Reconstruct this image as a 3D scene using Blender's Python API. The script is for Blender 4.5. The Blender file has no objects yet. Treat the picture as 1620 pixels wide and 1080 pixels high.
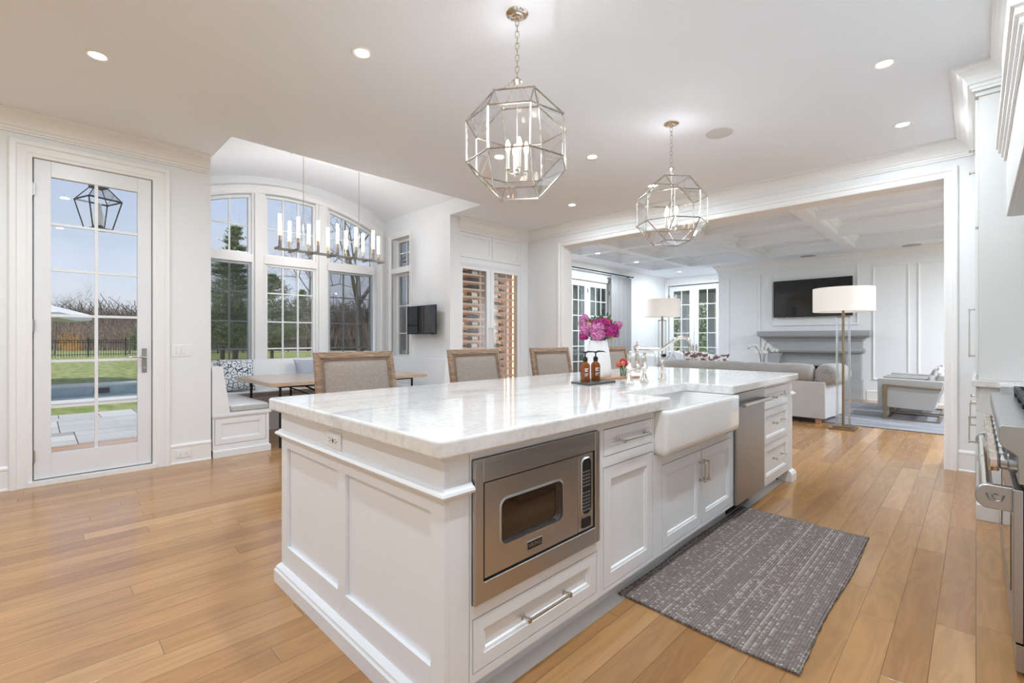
import bpy, bmesh, math, random
from mathutils import Vector, Matrix, noise
random.seed(7)
SC = bpy.context.scene
COL = SC.collection
PI = math.pi
# ------------------------------------------------------------------ camera, sky, sun, exposure
cam_d = bpy.data.cameras.new('camera'); cam = bpy.data.objects.new('camera', cam_d); COL.objects.link(cam)
cam.location = (0, 0, 1.25); cam.rotation_euler = (PI/2, 0, math.radians(44.7))
cam_d.sensor_width = 36; cam_d.lens = 742*36/1620; cam_d.shift_y = -4/1620
cam_d.clip_start = .02; cam_d.clip_end = 600
SC.camera = cam
SC.view_settings.view_transform = 'Standard'; SC.view_settings.look = 'None'
SC.view_settings.exposure = 0.76; SC.view_settings.gamma = 1
SC.view_settings.use_curve_mapping = False
SC.cycles.max_bounces = 10; SC.cycles.diffuse_bounces = 5; SC.cycles.glossy_bounces = 4
SC.cycles.transparent_max_bounces = 24; SC.cycles.transmission_bounces = 8
SC.cycles.caustics_reflective = False; SC.cycles.caustics_refractive = False
SC.cycles.sample_clamp_indirect = 6
SC.cycles.use_denoising = True
W_STRENGTH = .53
DOWN_W, LR_DOWN_W, BULB_W = 9.8, 45.0, 19.0

def new_world():
    w = bpy.data.worlds.new('sky'); SC.world = w; w.use_nodes = True
    nt = w.node_tree; nt.nodes.clear()
    N = nt.nodes.new; L = nt.links.new
    out = N('ShaderNodeOutputWorld'); bg = N('ShaderNodeBackground'); L(bg.outputs[0], out.inputs[0])
    tc = N('ShaderNodeTexCoord'); sp = N('ShaderNodeSeparateXYZ'); L(tc.outputs['Generated'], sp.inputs[0])
    cr = N('ShaderNodeValToRGB'); L(sp.outputs[2], cr.inputs[0])
    e = cr.color_ramp.elements
    e[0].position = 0; e[0].color = (.80, .86, .93, 1)
    e[1].position = .9; e[1].color = (.36, .52, .92, 1)
    for p, c in ((.12, (.70, .79, .95, 1)), (.35, (.52, .66, .95, 1))):
        k = e.new(p); k.color = c
    mp = N('ShaderNodeMapping'); mp.inputs['Scale'].default_value = (1, 1, 3.2); L(tc.outputs['Generated'], mp.inputs[0])
    nz = N('ShaderNodeTexNoise'); nz.inputs['Scale'].default_value = 2.2; nz.inputs['Detail'].default_value = 6; L(mp.outputs[0], nz.inputs[0])
    r2 = N('ShaderNodeValToRGB'); L(nz.outputs[0], r2.inputs[0])
    r2.color_ramp.elements[0].position = .5; r2.color_ramp.elements[0].color = (0, 0, 0, 1)
    r2.color_ramp.elements[1].position = .72; r2.color_ramp.elements[1].color = (.7, .7, .7, 1)
    mx = N('ShaderNodeMixRGB'); L(r2.outputs[0], mx.inputs[0]); L(cr.outputs[0], mx.inputs[1]); mx.inputs[2].default_value = (.86, .88, .92, 1)
    L(mx.outputs[0], bg.inputs[0]); bg.inputs[1].default_value = W_STRENGTH
new_world()
sd = bpy.data.lights.new('sun', 'SUN'); sd.energy = 2.2; sd.angle = math.radians(16); sd.color = (1, .95, .86)
sun = bpy.data.objects.new('sun', sd); COL.objects.link(sun); sun.rotation_euler = (math.radians(37), math.radians(-3), 0)

# ------------------------------------------------------------------ mesh helpers
LOC = {}
class MB:
    def __init__(s): s.v = []; s.f = []; s.m = []; s.M = None; s.mi = 0
    def add(s, vs, fs):
        b = len(s.v)
        if s.M is not None: vs = [s.M @ Vector(p) for p in vs]
        s.v += [tuple(p) for p in vs]
        s.f += [tuple(i+b for i in f) for f in fs]; s.m += [s.mi]*len(fs)
        return s
    def box(s, x0, x1, y0, y1, z0, z1):
        return s.add([(x0,y0,z0),(x1,y0,z0),(x1,y1,z0),(x0,y1,z0),(x0,y0,z1),(x1,y0,z1),(x1,y1,z1),(x0,y1,z1)],
                     [(0,3,2,1),(4,5,6,7),(0,1,5,4),(1,2,6,5),(2,3,7,6),(3,0,4,7)])
    def prism(s, pts, off):
        n = len(pts); o = Vector(off)
        return s.add([Vector(p) for p in pts]+[Vector(p)+o for p in pts],
                     [tuple(range(n))[::-1], tuple(range(n, 2*n))]+[(i, (i+1) % n, n+(i+1) % n, n+i) for i in range(n)])
    def tube(s, pts, r, n=8, cap=True, closed=False):
        pts = [Vector(p) for p in pts]; k = len(pts)
        rs = r if isinstance(r, (list, tuple)) else [r]*k
        vs = []; up = None
        for i, p in enumerate(pts):
            if closed: t = pts[(i+1) % k]-pts[i-1]
            else: t = pts[min(i+1, k-1)]-pts[max(i-1, 0)]
            t.normalize()
            if up is None:
                up = Vector((0, 0, 1)) if abs(t.z) < .9 else Vector((1, 0, 0))
            a = t.cross(up)
            if a.length < 1e-5: a = t.cross(Vector((.3, 1, .2)))
            a.normalize(); b = a.cross(t); up = b
            for j in range(n):
                an = 2*PI*j/n
                vs.append(p+a*math.cos(an)*rs[i]+b*math.sin(an)*rs[i])
        fs = []
        m = k if closed else k-1
        for i in range(m):
            i2 = (i+1) % k
            for j in range(n): fs.append((i*n+j, i*n+(j+1) % n, i2*n+(j+1) % n, i2*n+j))
        if cap and not closed: fs += [tuple(range(n))[::-1], tuple((k-1)*n+j for j in range(n))]
        return s.add(vs, fs)
    def lathe(s, prof, c=(0,0,0), n=24, ax='z', flute=None):
        vs = []; c = Vector(c)
        for i, (r, h) in enumerate(prof):
            for j in range(n):
                an = 2*PI*j/n
                rr = r*(flute(an) if flute else 1)
                x, y = rr*math.cos(an), rr*math.sin(an)
                v = {'z': (x, y, h), 'x': (h, x, y), 'y': (x, h, y)}[ax]
                vs.append(c+Vector(v))
        fs = [(i*n+j, i*n+(j+1) % n, (i+1)*n+(j+1) % n, (i+1)*n+j) for i in range(len(prof)-1) for j in range(n)]
        if prof[0][0] > 1e-6: fs.append(tuple(range(n))[::-1])
        if prof[-1][0] > 1e-6: fs.append(tuple((len(prof)-1)*n+j for j in range(n)))
        return s.add(vs, fs)
    def ball(s, c, r, n=12, sc=(1,1,1)):
        vs = []; k = max(4, n//2)
        for i in range(k+1):
            th = PI*i/k
            for j in range(n):
                an = 2*PI*j/n
                vs.append((c[0]+r*sc[0]*math.sin(th)*math.cos(an), c[1]+r*sc[1]*math.sin(th)*math.sin(an), c[2]-r*sc[2]*math.cos(th)))
        return s.add(vs, [(i*n+j, i*n+(j+1) % n, (i+1)*n+(j+1) % n, (i+1)*n+j) for i in range(k) for j in range(n)])
    def grid(s, fn, nu, nv):
        vs = [fn(i/nu, j/nv) for i in range(nu+1) for j in range(nv+1)]
        return s.add(vs, [(i*(nv+1)+j, (i+1)*(nv+1)+j, (i+1)*(nv+1)+j+1, i*(nv+1)+j+1) for i in range(nu) for j in range(nv)])
    def sweep(s, prof, path, closed=False):
        """profile [(offset,height)] along a 2-D path; offset goes to the left of travel, height is local z"""
        P = [Vector((p[0], p[1])) for p in path]; k = len(P); vs = []
        for i in range(k):
            if closed: a, b = P[i]-P[i-1], P[(i+1) % k]-P[i]
            else:
                a = P[i]-P[i-1] if i > 0 else P[1]-P[0]
                b = P[i+1]-P[i] if i < k-1 else P[-1]-P[-2]
            a.normalize(); b.normalize()
            na, nb = Vector((-a.y, a.x)), Vector((-b.y, b.x))
            m = na+nb; m = m/max(1e-6, m.length); m = m/max(.2, m.dot(na))
            for o, h in prof:
                q = P[i]+m*o; vs.append((q.x, q.y, h))
        n = len(prof); fs = []
        for i in range(k if closed else k-1):
            i2 = (i+1) % k
            for j in range(n): fs.append((i*n+j, i*n+(j+1) % n, i2*n+(j+1) % n, i2*n+j))
        if not closed: fs += [tuple(range(n))[::-1], tuple((k-1)*n+j for j in range(n))]
        return s.add(vs, fs)
    def build(s, name, mat, parent=None, smooth=False, bevel=0, seg=2, sub=0, local=False, merge=False, angle=35):
        me = bpy.data.meshes.new(name)
        if parent is not None: org = Vector((0,0,0)) if local else LOC[parent.name]
        else:
            if s.v and not local:
                xs, ys, zs = zip(*s.v); org = Vector(((min(xs)+max(xs))/2, (min(ys)+max(ys))/2, min(zs)))
            else: org = Vector((0,0,0))
        me.from_pydata([tuple(Vector(p)-org) for p in s.v], [], s.f)
        for m in (mat if isinstance(mat, (list, tuple)) else [mat]): me.materials.append(m)
        if any(s.m): me.polygons.foreach_set('material_index', s.m)
        bm = bmesh.new(); bm.from_mesh(me)
        if merge: bmesh.ops.remove_doubles(bm, verts=bm.verts, dist=1e-5)
        bmesh.ops.recalc_face_normals(bm, faces=bm.faces); bm.to_mesh(me); bm.free()
        o = bpy.data.objects.new(name, me); COL.objects.link(o)
        if parent is not None:
            o.parent = parent; LOC[o.name] = org
        else: o.location = org; LOC[o.name] = org
        if bevel:
            b = o.modifiers.new('bevel', 'BEVEL'); b.width = bevel; b.segments = seg; b.limit_method = 'ANGLE'; b.angle_limit = math.radians(40)
            b.harden_normals = False
        if sub:
            q = o.modifiers.new('sub', 'SUBSURF'); q.levels = sub; q.render_levels = sub
        if smooth:
            me.polygons.foreach_set('use_smooth', [True]*len(me.polygons))
            if angle: me.set_sharp_from_angle(angle=math.radians(angle))
        return o
def tag(o, label=None, cat=None, group=None, kind=None):
    if label: o['label'] = label
    if cat: o['category'] = cat
    if group: o['group'] = group
    if kind: o['kind'] = kind
    return o
def thing(name, label, cat, loc=(0,0,0), group=None):
    o = bpy.data.objects.new(name, None); COL.objects.link(o); o.location = loc; o.empty_display_size = .1
    LOC[o.name] = Vector(loc)
    return tag(o, label, cat, group)
def struct(o): o['kind'] = 'structure'; return o
KIDS = {}
def copy_tree(o, parent=None):
    c = o.copy(); COL.objects.link(c); c.parent = parent; LOC[c.name] = LOC.get(o.name, Vector())
    for ch in [x for x in COL.objects if x.parent == o]: copy_tree(ch, c)
    return c
def dup(root, loc, rz=0, label=None, scale=None):
    c = copy_tree(root); c.location = loc; c.rotation_euler = (0, 0, rz)
    if scale: c.scale = scale if isinstance(scale, tuple) else (scale,)*3
    if label: c['label'] = label
    return c
AX = {'+x': ((0,1,0),(0,0,1),(1,0,0)), '-x': ((0,-1,0),(0,0,1),(-1,0,0)), '-y': ((1,0,0),(0,0,1),(0,-1,0)), '+y': ((-1,0,0),(0,0,1),(0,1,0))}
def face(n, o=(0,0,0)):
    """matrix of a wall face: local (u along, v up, w outward)"""
    u, v, w = AX[n]; m = Matrix.Identity(4)
    for i in range(3): m[i][0] = u[i]; m[i][1] = v[i]; m[i][2] = w[i]; m[i][3] = o[i]
    return m
def area_light(name, loc, w, size, parent=None, rot=(0,0,0), color=(.81,.91,1), spread=None, size_y=None):
    d = bpy.data.lights.new(name, 'AREA'); d.energy = w; d.color = color
    if size_y: d.shape = 'RECTANGLE'; d.size = size; d.size_y = size_y
    else: d.shape = 'DISK'; d.size = size
    if spread: d.spread = spread
    o = bpy.data.objects.new(name, d); COL.objects.link(o)
    o.location = Vector(loc)-(LOC[parent.name] if parent else Vector()); o.rotation_euler = rot
    if parent: o.parent = parent
    return o
def point_light(name, loc, w, r, parent=None, color=(1,.86,.68)):
    d = bpy.data.lights.new(name, 'POINT'); d.energy = w; d.color = color; d.shadow_soft_size = r
    o = bpy.data.objects.new(name, d); COL.objects.link(o)
    o.location = Vector(loc)-(LOC[parent.name] if parent else Vector())
    if parent: o.parent = parent
    return o

# ------------------------------------------------------------------ materials
def base_mat(name):
    m = bpy.data.materials.new(name); m.use_nodes = True
    return m, m.node_tree, m.node_tree.nodes['Principled BSDF']
def mat(name, c, rough=.5, metal=0, spec=.5, bump=None, var=None, coat=0, sheen=0, emit=None, trans=0, ior=1.45, alpha=None, sss=0):
    """bump=(scale,strength)  var=(scale, amount, second colour)"""
    m, nt, b = base_mat(name); N = nt.nodes.new; L = nt.links.new
    b.inputs['Base Color'].default_value = (*c, 1); b.inputs['Roughness'].default_value = rough
    b.inputs['Metallic'].default_value = metal; b.inputs['Specular IOR Level'].default_value = spec
    b.inputs['Coat Weight'].default_value = coat; b.inputs['Coat Roughness'].default_value = .05
    b.inputs['Sheen Weight'].default_value = sheen; b.inputs['Transmission Weight'].default_value = trans; b.inputs['IOR'].default_value = ior
    if sss: b.inputs['Subsurface Weight'].default_value = sss; b.inputs['Subsurface Radius'].default_value = (.02,.02,.02)
    if emit: b.inputs['Emission Color'].default_value = (*emit[0], 1); b.inputs['Emission Strength'].default_value = emit[1]
    if bump or var: tc = N('ShaderNodeTexCoord')
    if var:
        nz = N('ShaderNodeTexNoise'); nz.inputs['Detail'].default_value = 5; L(tc.outputs['Object'], nz.inputs[0])
        if isinstance(var[0], tuple):
            mp = N('ShaderNodeMapping'); mp.inputs['Scale'].default_value = var[0]; L(tc.outputs['Object'], mp.inputs[0]); L(mp.outputs[0], nz.inputs[0]); nz.inputs['Scale'].default_value = 1
        else: nz.inputs['Scale'].default_value = var[0]
        cr = N('ShaderNodeValToRGB'); L(nz.outputs[0], cr.inputs[0])
        cr.color_ramp.elements[0].position = .5-var[1]; cr.color_ramp.elements[0].color = (*c, 1)
        cr.color_ramp.elements[1].position = .5+var[1]; cr.color_ramp.elements[1].color = (*var[2], 1)
        L(cr.outputs[0], b.inputs['Base Color'])
    if bump:
        n2 = N('ShaderNodeTexNoise'); n2.inputs['Detail'].default_value = 4; L(tc.outputs['Object'], n2.inputs[0])
        if isinstance(bump[0], tuple):
            mp = N('ShaderNodeMapping'); mp.inputs['Scale'].default_value = bump[0]; L(tc.outputs['Object'], mp.inputs[0]); L(mp.outputs[0], n2.inputs[0]); n2.inputs['Scale'].default_value = 1
        else: n2.inputs['Scale'].default_value = bump[0]
        bp = N('ShaderNodeBump'); bp.inputs['Strength'].default_value = bump[1]; bp.inputs['Distance'].default_value = .01
        L(n2.outputs[0], bp.inputs['Height']); L(bp.outputs[0], b.inputs['Normal'])
    return m
def glass_mat(name, tint=(1,1,1), refl=.09, dark=0):
    """thin pane: transparent with a Fresnel reflection"""
    m = bpy.data.materials.new(name); m.use_nodes = True; nt = m.node_tree; nt.nodes.clear(); N = nt.nodes.new; L = nt.links.new
    out = N('ShaderNodeOutputMaterial'); mx = N('ShaderNodeMixShader'); tr = N('ShaderNodeBsdfTransparent'); gl = N('ShaderNodeBsdfGlossy')
    fr = N('ShaderNodeFresnel'); fr.inputs[0].default_value = 1.5
    tr.inputs[0].default_value = (*tint, 1); gl.inputs['Roughness'].default_value = .0; gl.inputs[0].default_value = (.95,.97,1,1)
    ml = N('ShaderNodeMath'); ml.operation = 'MULTIPLY'; L(fr.outputs[0], ml.inputs[0]); ml.inputs[1].default_value = refl/.04
    ml.use_clamp = True
    L(ml.outputs[0], mx.inputs[0]); L(tr.outputs[0], mx.inputs[1]); L(gl.outputs[0], mx.inputs[2]); L(mx.outputs[0], out.inputs[0])
    return m
def screen_mat():
    m = bpy.data.materials.new('insect_mesh'); m.use_nodes = True; nt = m.node_tree; nt.nodes.clear(); N = nt.nodes.new; L = nt.links.new
    out = N('ShaderNodeOutputMaterial'); mx = N('ShaderNodeMixShader'); tr = N('ShaderNodeBsdfTransparent'); df = N('ShaderNodeBsdfDiffuse')
    df.inputs[0].default_value = (.05,.055,.06,1); mx.inputs[0].default_value = .42
    L(tr.outputs[0], mx.inputs[1]); L(df.outputs[0], mx.inputs[2]); L(mx.outputs[0], out.inputs[0]); return m
def mth(nt, op, a, b=None):
    n = nt.nodes.new('ShaderNodeMath'); n.operation = op
    for i, x in enumerate((a, b)):
        if x is None: continue
        if isinstance(x, (int, float)): n.inputs[i].default_value = x
        else: nt.links.new(x, n.inputs[i])
    return n.outputs[0]
def oak_floor():
    m, nt, b = base_mat('oak_floor_boards'); N = nt.nodes.new; L = nt.links.new
    tc = N('ShaderNodeTexCoord'); sp = N('ShaderNodeSeparateXYZ'); L(tc.outputs['Object'], sp.inputs[0])
    W = .127
    xi = mth(nt, 'DIVIDE', sp.outputs[0], W); ix = mth(nt, 'FLOOR', xi); fx = mth(nt, 'FRACT', xi)
    w1 = N('ShaderNodeTexWhiteNoise'); w1.noise_dimensions = '1D'; L(ix, w1.inputs['W'])
    yo = mth(nt, 'ADD', mth(nt, 'DIVIDE', sp.outputs[1], 1.5), mth(nt, 'MULTIPLY', w1.outputs[0], 7))
    iy = mth(nt, 'FLOOR', yo); fy = mth(nt, 'FRACT', yo)
    cb = N('ShaderNodeCombineXYZ'); L(ix, cb.inputs[0]); L(iy, cb.inputs[1])
    w2 = N('ShaderNodeTexWhiteNoise'); w2.noise_dimensions = '3D'; L(cb.outputs[0], w2.inputs['Vector'])
    # grain coordinates shifted per board
    off = N('ShaderNodeVectorMath'); off.operation = 'SCALE'; L(w2.outputs['Color'], off.inputs[0]); off.inputs['Scale'].default_value = 30
    ad = N('ShaderNodeVectorMath'); ad.operation = 'ADD'; L(tc.outputs['Object'], ad.inputs[0]); L(off.outputs[0], ad.inputs[1])
    mp = N('ShaderNodeMapping'); mp.inputs['Scale'].default_value = (7, .9, 1); L(ad.outputs[0], mp.inputs[0])
    wv = N('ShaderNodeTexNoise'); wv.inputs['Scale'].default_value = 1.4; wv.inputs['Detail'].default_value = 3; wv.inputs['Distortion'].default_value = .6; L(mp.outputs[0], wv.inputs[0])
    rings = mth(nt, 'MULTIPLY', mth(nt, 'ADD', mth(nt, 'SINE', mth(nt, 'MULTIPLY', wv.outputs[0], 36)), 1), .5)
    mp2 = N('ShaderNodeMapping'); mp2.inputs['Scale'].default_value = (42, 2.2, 1); L(ad.outputs[0], mp2.inputs[0])
    fine = N('ShaderNodeTexNoise'); fine.inputs['Scale'].default_value = 1; fine.inputs['Detail'].default_value = 1; L(mp2.outputs[0], fine.inputs[0])
    cr = N('ShaderNodeValToRGB'); L(w2.outputs['Value'], cr.inputs[0]); e = cr.color_ramp.elements
    e[0].position = 0; e[0].color = (.35, .172, .064, 1); e[1].position = 1; e[1].color = (.55, .315, .138, 1)
    k = e.new(.45); k.color = (.46, .245, .096, 1); k = e.new(.75); k.color = (.415, .215, .081, 1)
    g = mth(nt, 'ADD', mth(nt, 'MULTIPLY', rings, .13), mth(nt, 'MULTIPLY', fine.outputs[0], .2))
    gm = mth(nt, 'SUBTRACT', 1.13, g)
    mul = N('ShaderNodeVectorMath'); mul.operation = 'SCALE'; L(cr.outputs[0], mul.inputs[0]); L(gm, mul.inputs['Scale'])
    ex = mth(nt, 'MULTIPLY', mth(nt, 'MINIMUM', fx, mth(nt, 'SUBTRACT', 1, fx)), W)
    ey = mth(nt, 'MULTIPLY', mth(nt, 'MINIMUM', fy, mth(nt, 'SUBTRACT', 1, fy)), 1.5)
    ed = mth(nt, 'MINIMUM', mth(nt, 'DIVIDE', mth(nt, 'MINIMUM', ex, ey), .0016), 1)
    mx = N('ShaderNodeMixRGB'); L(ed, mx.inputs[0]); mx.inputs[1].default_value = (.07, .035, .015, 1); L(mul.outputs[0], mx.inputs[2])
    L(mx.outputs[0], b.inputs['Base Color'])
    rr = mth(nt, 'ADD', .13, mth(nt, 'MULTIPLY', fine.outputs[0], .07)); L(rr, b.inputs['Roughness'])
    hb = mth(nt, 'MULTIPLY', ed, 1.0)
    cup = N('ShaderNodeTexNoise'); cup.inputs['Scale'].default_value = 2.5; L(tc.outputs['Object'], cup.inputs[0])
    cup.inputs['Detail'].default_value = 0; hb = mth(nt, 'ADD', hb, mth(nt, 'MULTIPLY', cup.outputs[0], 2))
    bp = N('ShaderNodeBump'); bp.inputs['Strength'].default_value = .25; bp.inputs['Distance'].default_value = .003; L(hb, bp.inputs['Height']); L(bp.outputs[0], b.inputs['Normal'])
    b.inputs['IOR'].default_value = 1.55
    return m
def marble(name='white_quartzite'):
    m, nt, b = base_mat(name); N = nt.nodes.new; L = nt.links.new
    tc = N('ShaderNodeTexCoord'); mp = N('ShaderNodeMapping'); mp.inputs['Rotation'].default_value = (.2, .3, -.35); mp.inputs['Scale'].default_value = (3.2, .75, 2.5); L(tc.outputs['Object'], mp.inputs[0])
    n1 = N('ShaderNodeTexNoise'); n1.inputs['Scale'].default_value = 1.6; n1.inputs['Detail'].default_value = 9; n1.inputs['Distortion'].default_value = 1.4; n1.inputs['Roughness'].default_value = .62; L(mp.outputs[0], n1.inputs[0])
    cr = N('ShaderNodeValToRGB'); L(n1.outputs[0], cr.inputs[0]); e = cr.color_ramp.elements
    e[0].position = .30; e[0].color = (.60, .59, .585, 1); e[1].position = .62; e[1].color = (.80, .79, .775, 1)
    k = e.new(.46); k.color = (.78, .755, .73, 1)
    n2 = N('ShaderNodeTexNoise'); n2.inputs['Scale'].default_value = 38; n2.inputs['Detail'].default_value = 4; L(tc.outputs['Object'], n2.inputs[0])
    c2 = N('ShaderNodeValToRGB'); L(n2.outputs[0], c2.inputs[0]); c2.color_ramp.elements[0].position = .3; c2.color_ramp.elements[0].color = (.76,.76,.77,1); c2.color_ramp.elements[1].position = .56; c2.color_ramp.elements[1].color = (1,1,1,1)
    mx = N('ShaderNodeMixRGB'); mx.blend_type = 'MULTIPLY'; mx.inputs[0].default_value = .55; L(cr.outputs[0], mx.inputs[1]); L(c2.outputs[0], mx.inputs[2])
    L(mx.outputs[0], b.inputs['Base Color']); b.inputs['Roughness'].default_value = .07; b.inputs['Specular IOR Level'].default_value = .6
    return m
def brushed(name, c, axis=0, rough=.3):
    m, nt, b = base_mat(name); N = nt.nodes.new; L = nt.links.new
    tc = N('ShaderNodeTexCoord'); mp = N('ShaderNodeMapping'); s = [260, 260, 260]; s[axis] = 3; mp.inputs['Scale'].default_value = s; L(tc.outputs['Object'], mp.inputs[0])
    n1 = N('ShaderNodeTexNoise'); n1.inputs['Scale'].default_value = 1; n1.inputs['Detail'].default_value = 2; L(mp.outputs[0], n1.inputs[0])
    L(mth(nt, 'ADD', rough-.06, mth(nt, 'MULTIPLY', n1.outputs[0], .14)), b.inputs['Roughness'])
    bp = N('ShaderNodeBump'); bp.inputs['Strength'].default_value = .06; bp.inputs['Distance'].default_value = .002; L(n1.outputs[0], bp.inputs['Height']); L(bp.outputs[0], b.inputs['Normal'])
    b.inputs['Base Color'].default_value = (*c, 1); b.inputs['Metallic'].default_value = 1
    return m
def weave_mat(name, c, c2, s=420, bump=.3, rough=.9):
    m, nt, b = base_mat(name); N = nt.nodes.new; L = nt.links.new
    tc = N('ShaderNodeTexCoord'); sp = N('ShaderNodeSeparateXYZ'); L(tc.outputs['Object'], sp.inputs[0])
    u = mth(nt, 'ADD', sp.outputs[0], sp.outputs[1])
    wv = mth(nt, 'MULTIPLY', mth(nt, 'SINE', mth(nt, 'MULTIPLY', u, s*2)), mth(nt, 'SINE', mth(nt, 'MULTIPLY', sp.outputs[2], s*2)))
    mp = N('ShaderNodeMapping'); mp.inputs['Scale'].default_value = (60, 60, 400); L(tc.outputs['Object'], mp.inputs[0])
    nz = N('ShaderNodeTexNoise'); nz.inputs['Scale'].default_value = 1; nz.inputs['Detail'].default_value = 3; L(mp.outputs[0], nz.inputs[0])
    mp3 = N('ShaderNodeMapping'); mp3.inputs['Scale'].default_value = (400, 400, 40); L(tc.outputs['Object'], mp3.inputs[0])
    nz3 = N('ShaderNodeTexNoise'); nz3.inputs['Scale'].default_value = 1; L(mp3.outputs[0], nz3.inputs[0])
    k = mth(nt, 'ADD', mth(nt, 'MULTIPLY', nz.outputs[0], .5), mth(nt, 'MULTIPLY', nz3.outputs[0], .5))
    cr = N('ShaderNodeValToRGB'); L(k, cr.inputs[0]); cr.color_ramp.elements[0].position = .38; cr.color_ramp.elements[0].color = (*c, 1); cr.color_ramp.elements[1].position = .62; cr.color_ramp.elements[1].color = (*c2, 1)
    L(cr.outputs[0], b.inputs['Base Color']); b.inputs['Roughness'].default_value = rough
    bp = N('ShaderNodeBump'); bp.inputs['Strength'].default_value = bump; bp.inputs['Distance'].default_value = .001
    L(mth(nt, 'ADD', wv, nz.outputs[0]), bp.inputs['Height']); L(bp.outputs[0], b.inputs['Normal'])
    return m
def rug_mat():
    m, nt, b = base_mat('woven_taupe_cotton'); N = nt.nodes.new; L = nt.links.new
    tc = N('ShaderNodeTexCoord'); sp = N('ShaderNodeSeparateXYZ'); L(tc.outputs['Object'], sp.inputs[0])
    X, Y = sp.outputs[0], sp.outputs[1]
    cx = mth(nt, 'DIVIDE', X, .0125); cy = mth(nt, 'DIVIDE', Y, .0125)
    ix, iy = mth(nt, 'FLOOR', cx), mth(nt, 'FLOOR', mth(nt, 'ADD', cy, mth(nt, 'MULTIPLY', mth(nt, 'FLOOR', cx), .5)))
    w1 = N('ShaderNodeTexWhiteNoise'); w1.noise_dimensions = '1D'; L(ix, w1.inputs['W'])
    cb = N('ShaderNodeCombineXYZ'); L(ix, cb.inputs[0]); L(iy, cb.inputs[1])
    w2 = N('ShaderNodeTexWhiteNoise'); w2.noise_dimensions = '2D'; L(cb.outputs[0], w2.inputs['Vector'])
    # light warp stripes run along y: some columns carry many pale stitches
    p = mth(nt, 'MULTIPLY', mth(nt, 'POWER', w1.outputs[0], 4), .95)
    pale = mth(nt, 'LESS_THAN', w2.outputs[0], mth(nt, 'ADD', p, .04))
    sx = mth(nt, 'SINE', mth(nt, 'MULTIPLY', cx, 2*PI)); sy = mth(nt, 'SINE', mth(nt, 'MULTIPLY', mth(nt, 'ADD', cy, mth(nt, 'MULTIPLY', ix, .5)), 2*PI))
    knot = mth(nt, 'MULTIPLY', mth(nt, 'ADD', sx, 1), mth(nt, 'ADD', sy, 1))
    cr = N('ShaderNodeValToRGB'); L(w2.outputs[0], cr.inputs[0]); cr.color_ramp.elements[0].color = (.38,.31,.285,1); cr.color_ramp.elements[1].color = (.53,.45,.41,1)
    mx = N('ShaderNodeMixRGB'); L(pale, mx.inputs[0]); L(cr.outputs[0], mx.inputs[1]); mx.inputs[2].default_value = (.85,.79,.72,1)
    gap = mth(nt, 'LESS_THAN', knot, .45)
    m2 = N('ShaderNodeMixRGB'); L(mth(nt, 'MULTIPLY', gap, .72), m2.inputs[0]); L(mx.outputs[0], m2.inputs[1]); m2.inputs[2].default_value = (.12,.09,.085,1)
    L(m2.outputs[0], b.inputs['Base Color']); b.inputs['Roughness'].default_value = .95
    bp = N('ShaderNodeBump'); bp.inputs['Strength'].default_value = .9; bp.inputs['Distance'].default_value = .003; L(knot, bp.inputs['Height']); L(bp.outputs[0], b.inputs['Normal'])
    return m
def hex_pillow_mat():
    m, nt, b = base_mat('blue_hexagon_print'); N = nt.nodes.new; L = nt.links.new
    tc = N('ShaderNodeTexCoord'); vo = N('ShaderNodeTexVoronoi'); vo.feature = 'DISTANCE_TO_EDGE'; vo.inputs['Scale'].default_value = 15; vo.inputs['Randomness'].default_value = .7; L(tc.outputs['Object'], vo.inputs[0])
    cr = N('ShaderNodeValToRGB'); L(vo.outputs[0], cr.inputs[0]); cr.color_ramp.interpolation = 'CONSTANT'
    cr.color_ramp.elements[0].color = (.035,.075,.13,1); cr.color_ramp.elements[1].position = .055; cr.color_ramp.elements[1].color = (.78,.82,.84,1)
    v2 = N('ShaderNodeTexVoronoi'); v2.feature = 'F1'; v2.inputs['Scale'].default_value = 15; v2.inputs['Randomness'].default_value = .7; L(tc.outputs['Object'], v2.inputs[0])
    g = N('ShaderNodeTexNoise'); g.inputs['Scale'].default_value = 28; L(tc.outputs['Object'], g.inputs[0])
    bl = mth(nt, 'LESS_THAN', mth(nt, 'ADD', v2.outputs['Distance'], mth(nt, 'MULTIPLY', g.outputs[0], .5)), .42)
    mx = N('ShaderNodeMixRGB'); L(mth(nt, 'MULTIPLY', bl, .8), mx.inputs[0]); L(cr.outputs[0], mx.inputs[1]); mx.inputs[2].default_value = (.09,.17,.27,1)
    L(mx.outputs[0], b.inputs['Base Color']); b.inputs['Roughness'].default_value = .9
    return m
M = {}
M['wall'] = mat('wall_paint', (.82,.83,.84), .6, bump=(60,.02))
M['trim'] = mat('white_trim_paint', (.86,.86,.855), .35)
M['ceil'] = mat('ceiling_paint', (.85,.89,.945), .8)
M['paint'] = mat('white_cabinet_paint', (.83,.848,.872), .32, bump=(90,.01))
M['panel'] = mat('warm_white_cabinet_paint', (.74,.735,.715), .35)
M['door'] = mat('door_paint', (.80,.81,.83), .32)
M['floor'] = oak_floor()
M['marble'] = marble()
M['steel'] = brushed('brushed_steel', (.56,.545,.53), 1, .3)
M['steel_v'] = brushed('vertical_brushed_steel', (.33,.32,.31), 2, .32)
M['steel_r'] = mat('satin_steel', (.50,.50,.50), .33, 1)
M['nickel'] = mat('polished_nickel', (.80,.76,.70), .08, 1)
M['satin'] = mat('satin_nickel', (.66,.63,.58), .25, 1)
M['lantern'] = mat('antiqued_silver_leaf', (.60,.585,.56), .26, 1, var=(40,.2,(.38,.35,.31)))
M['hinge'] = mat('steel_hinge', (.38,.38,.38), .35, 1)
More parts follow.
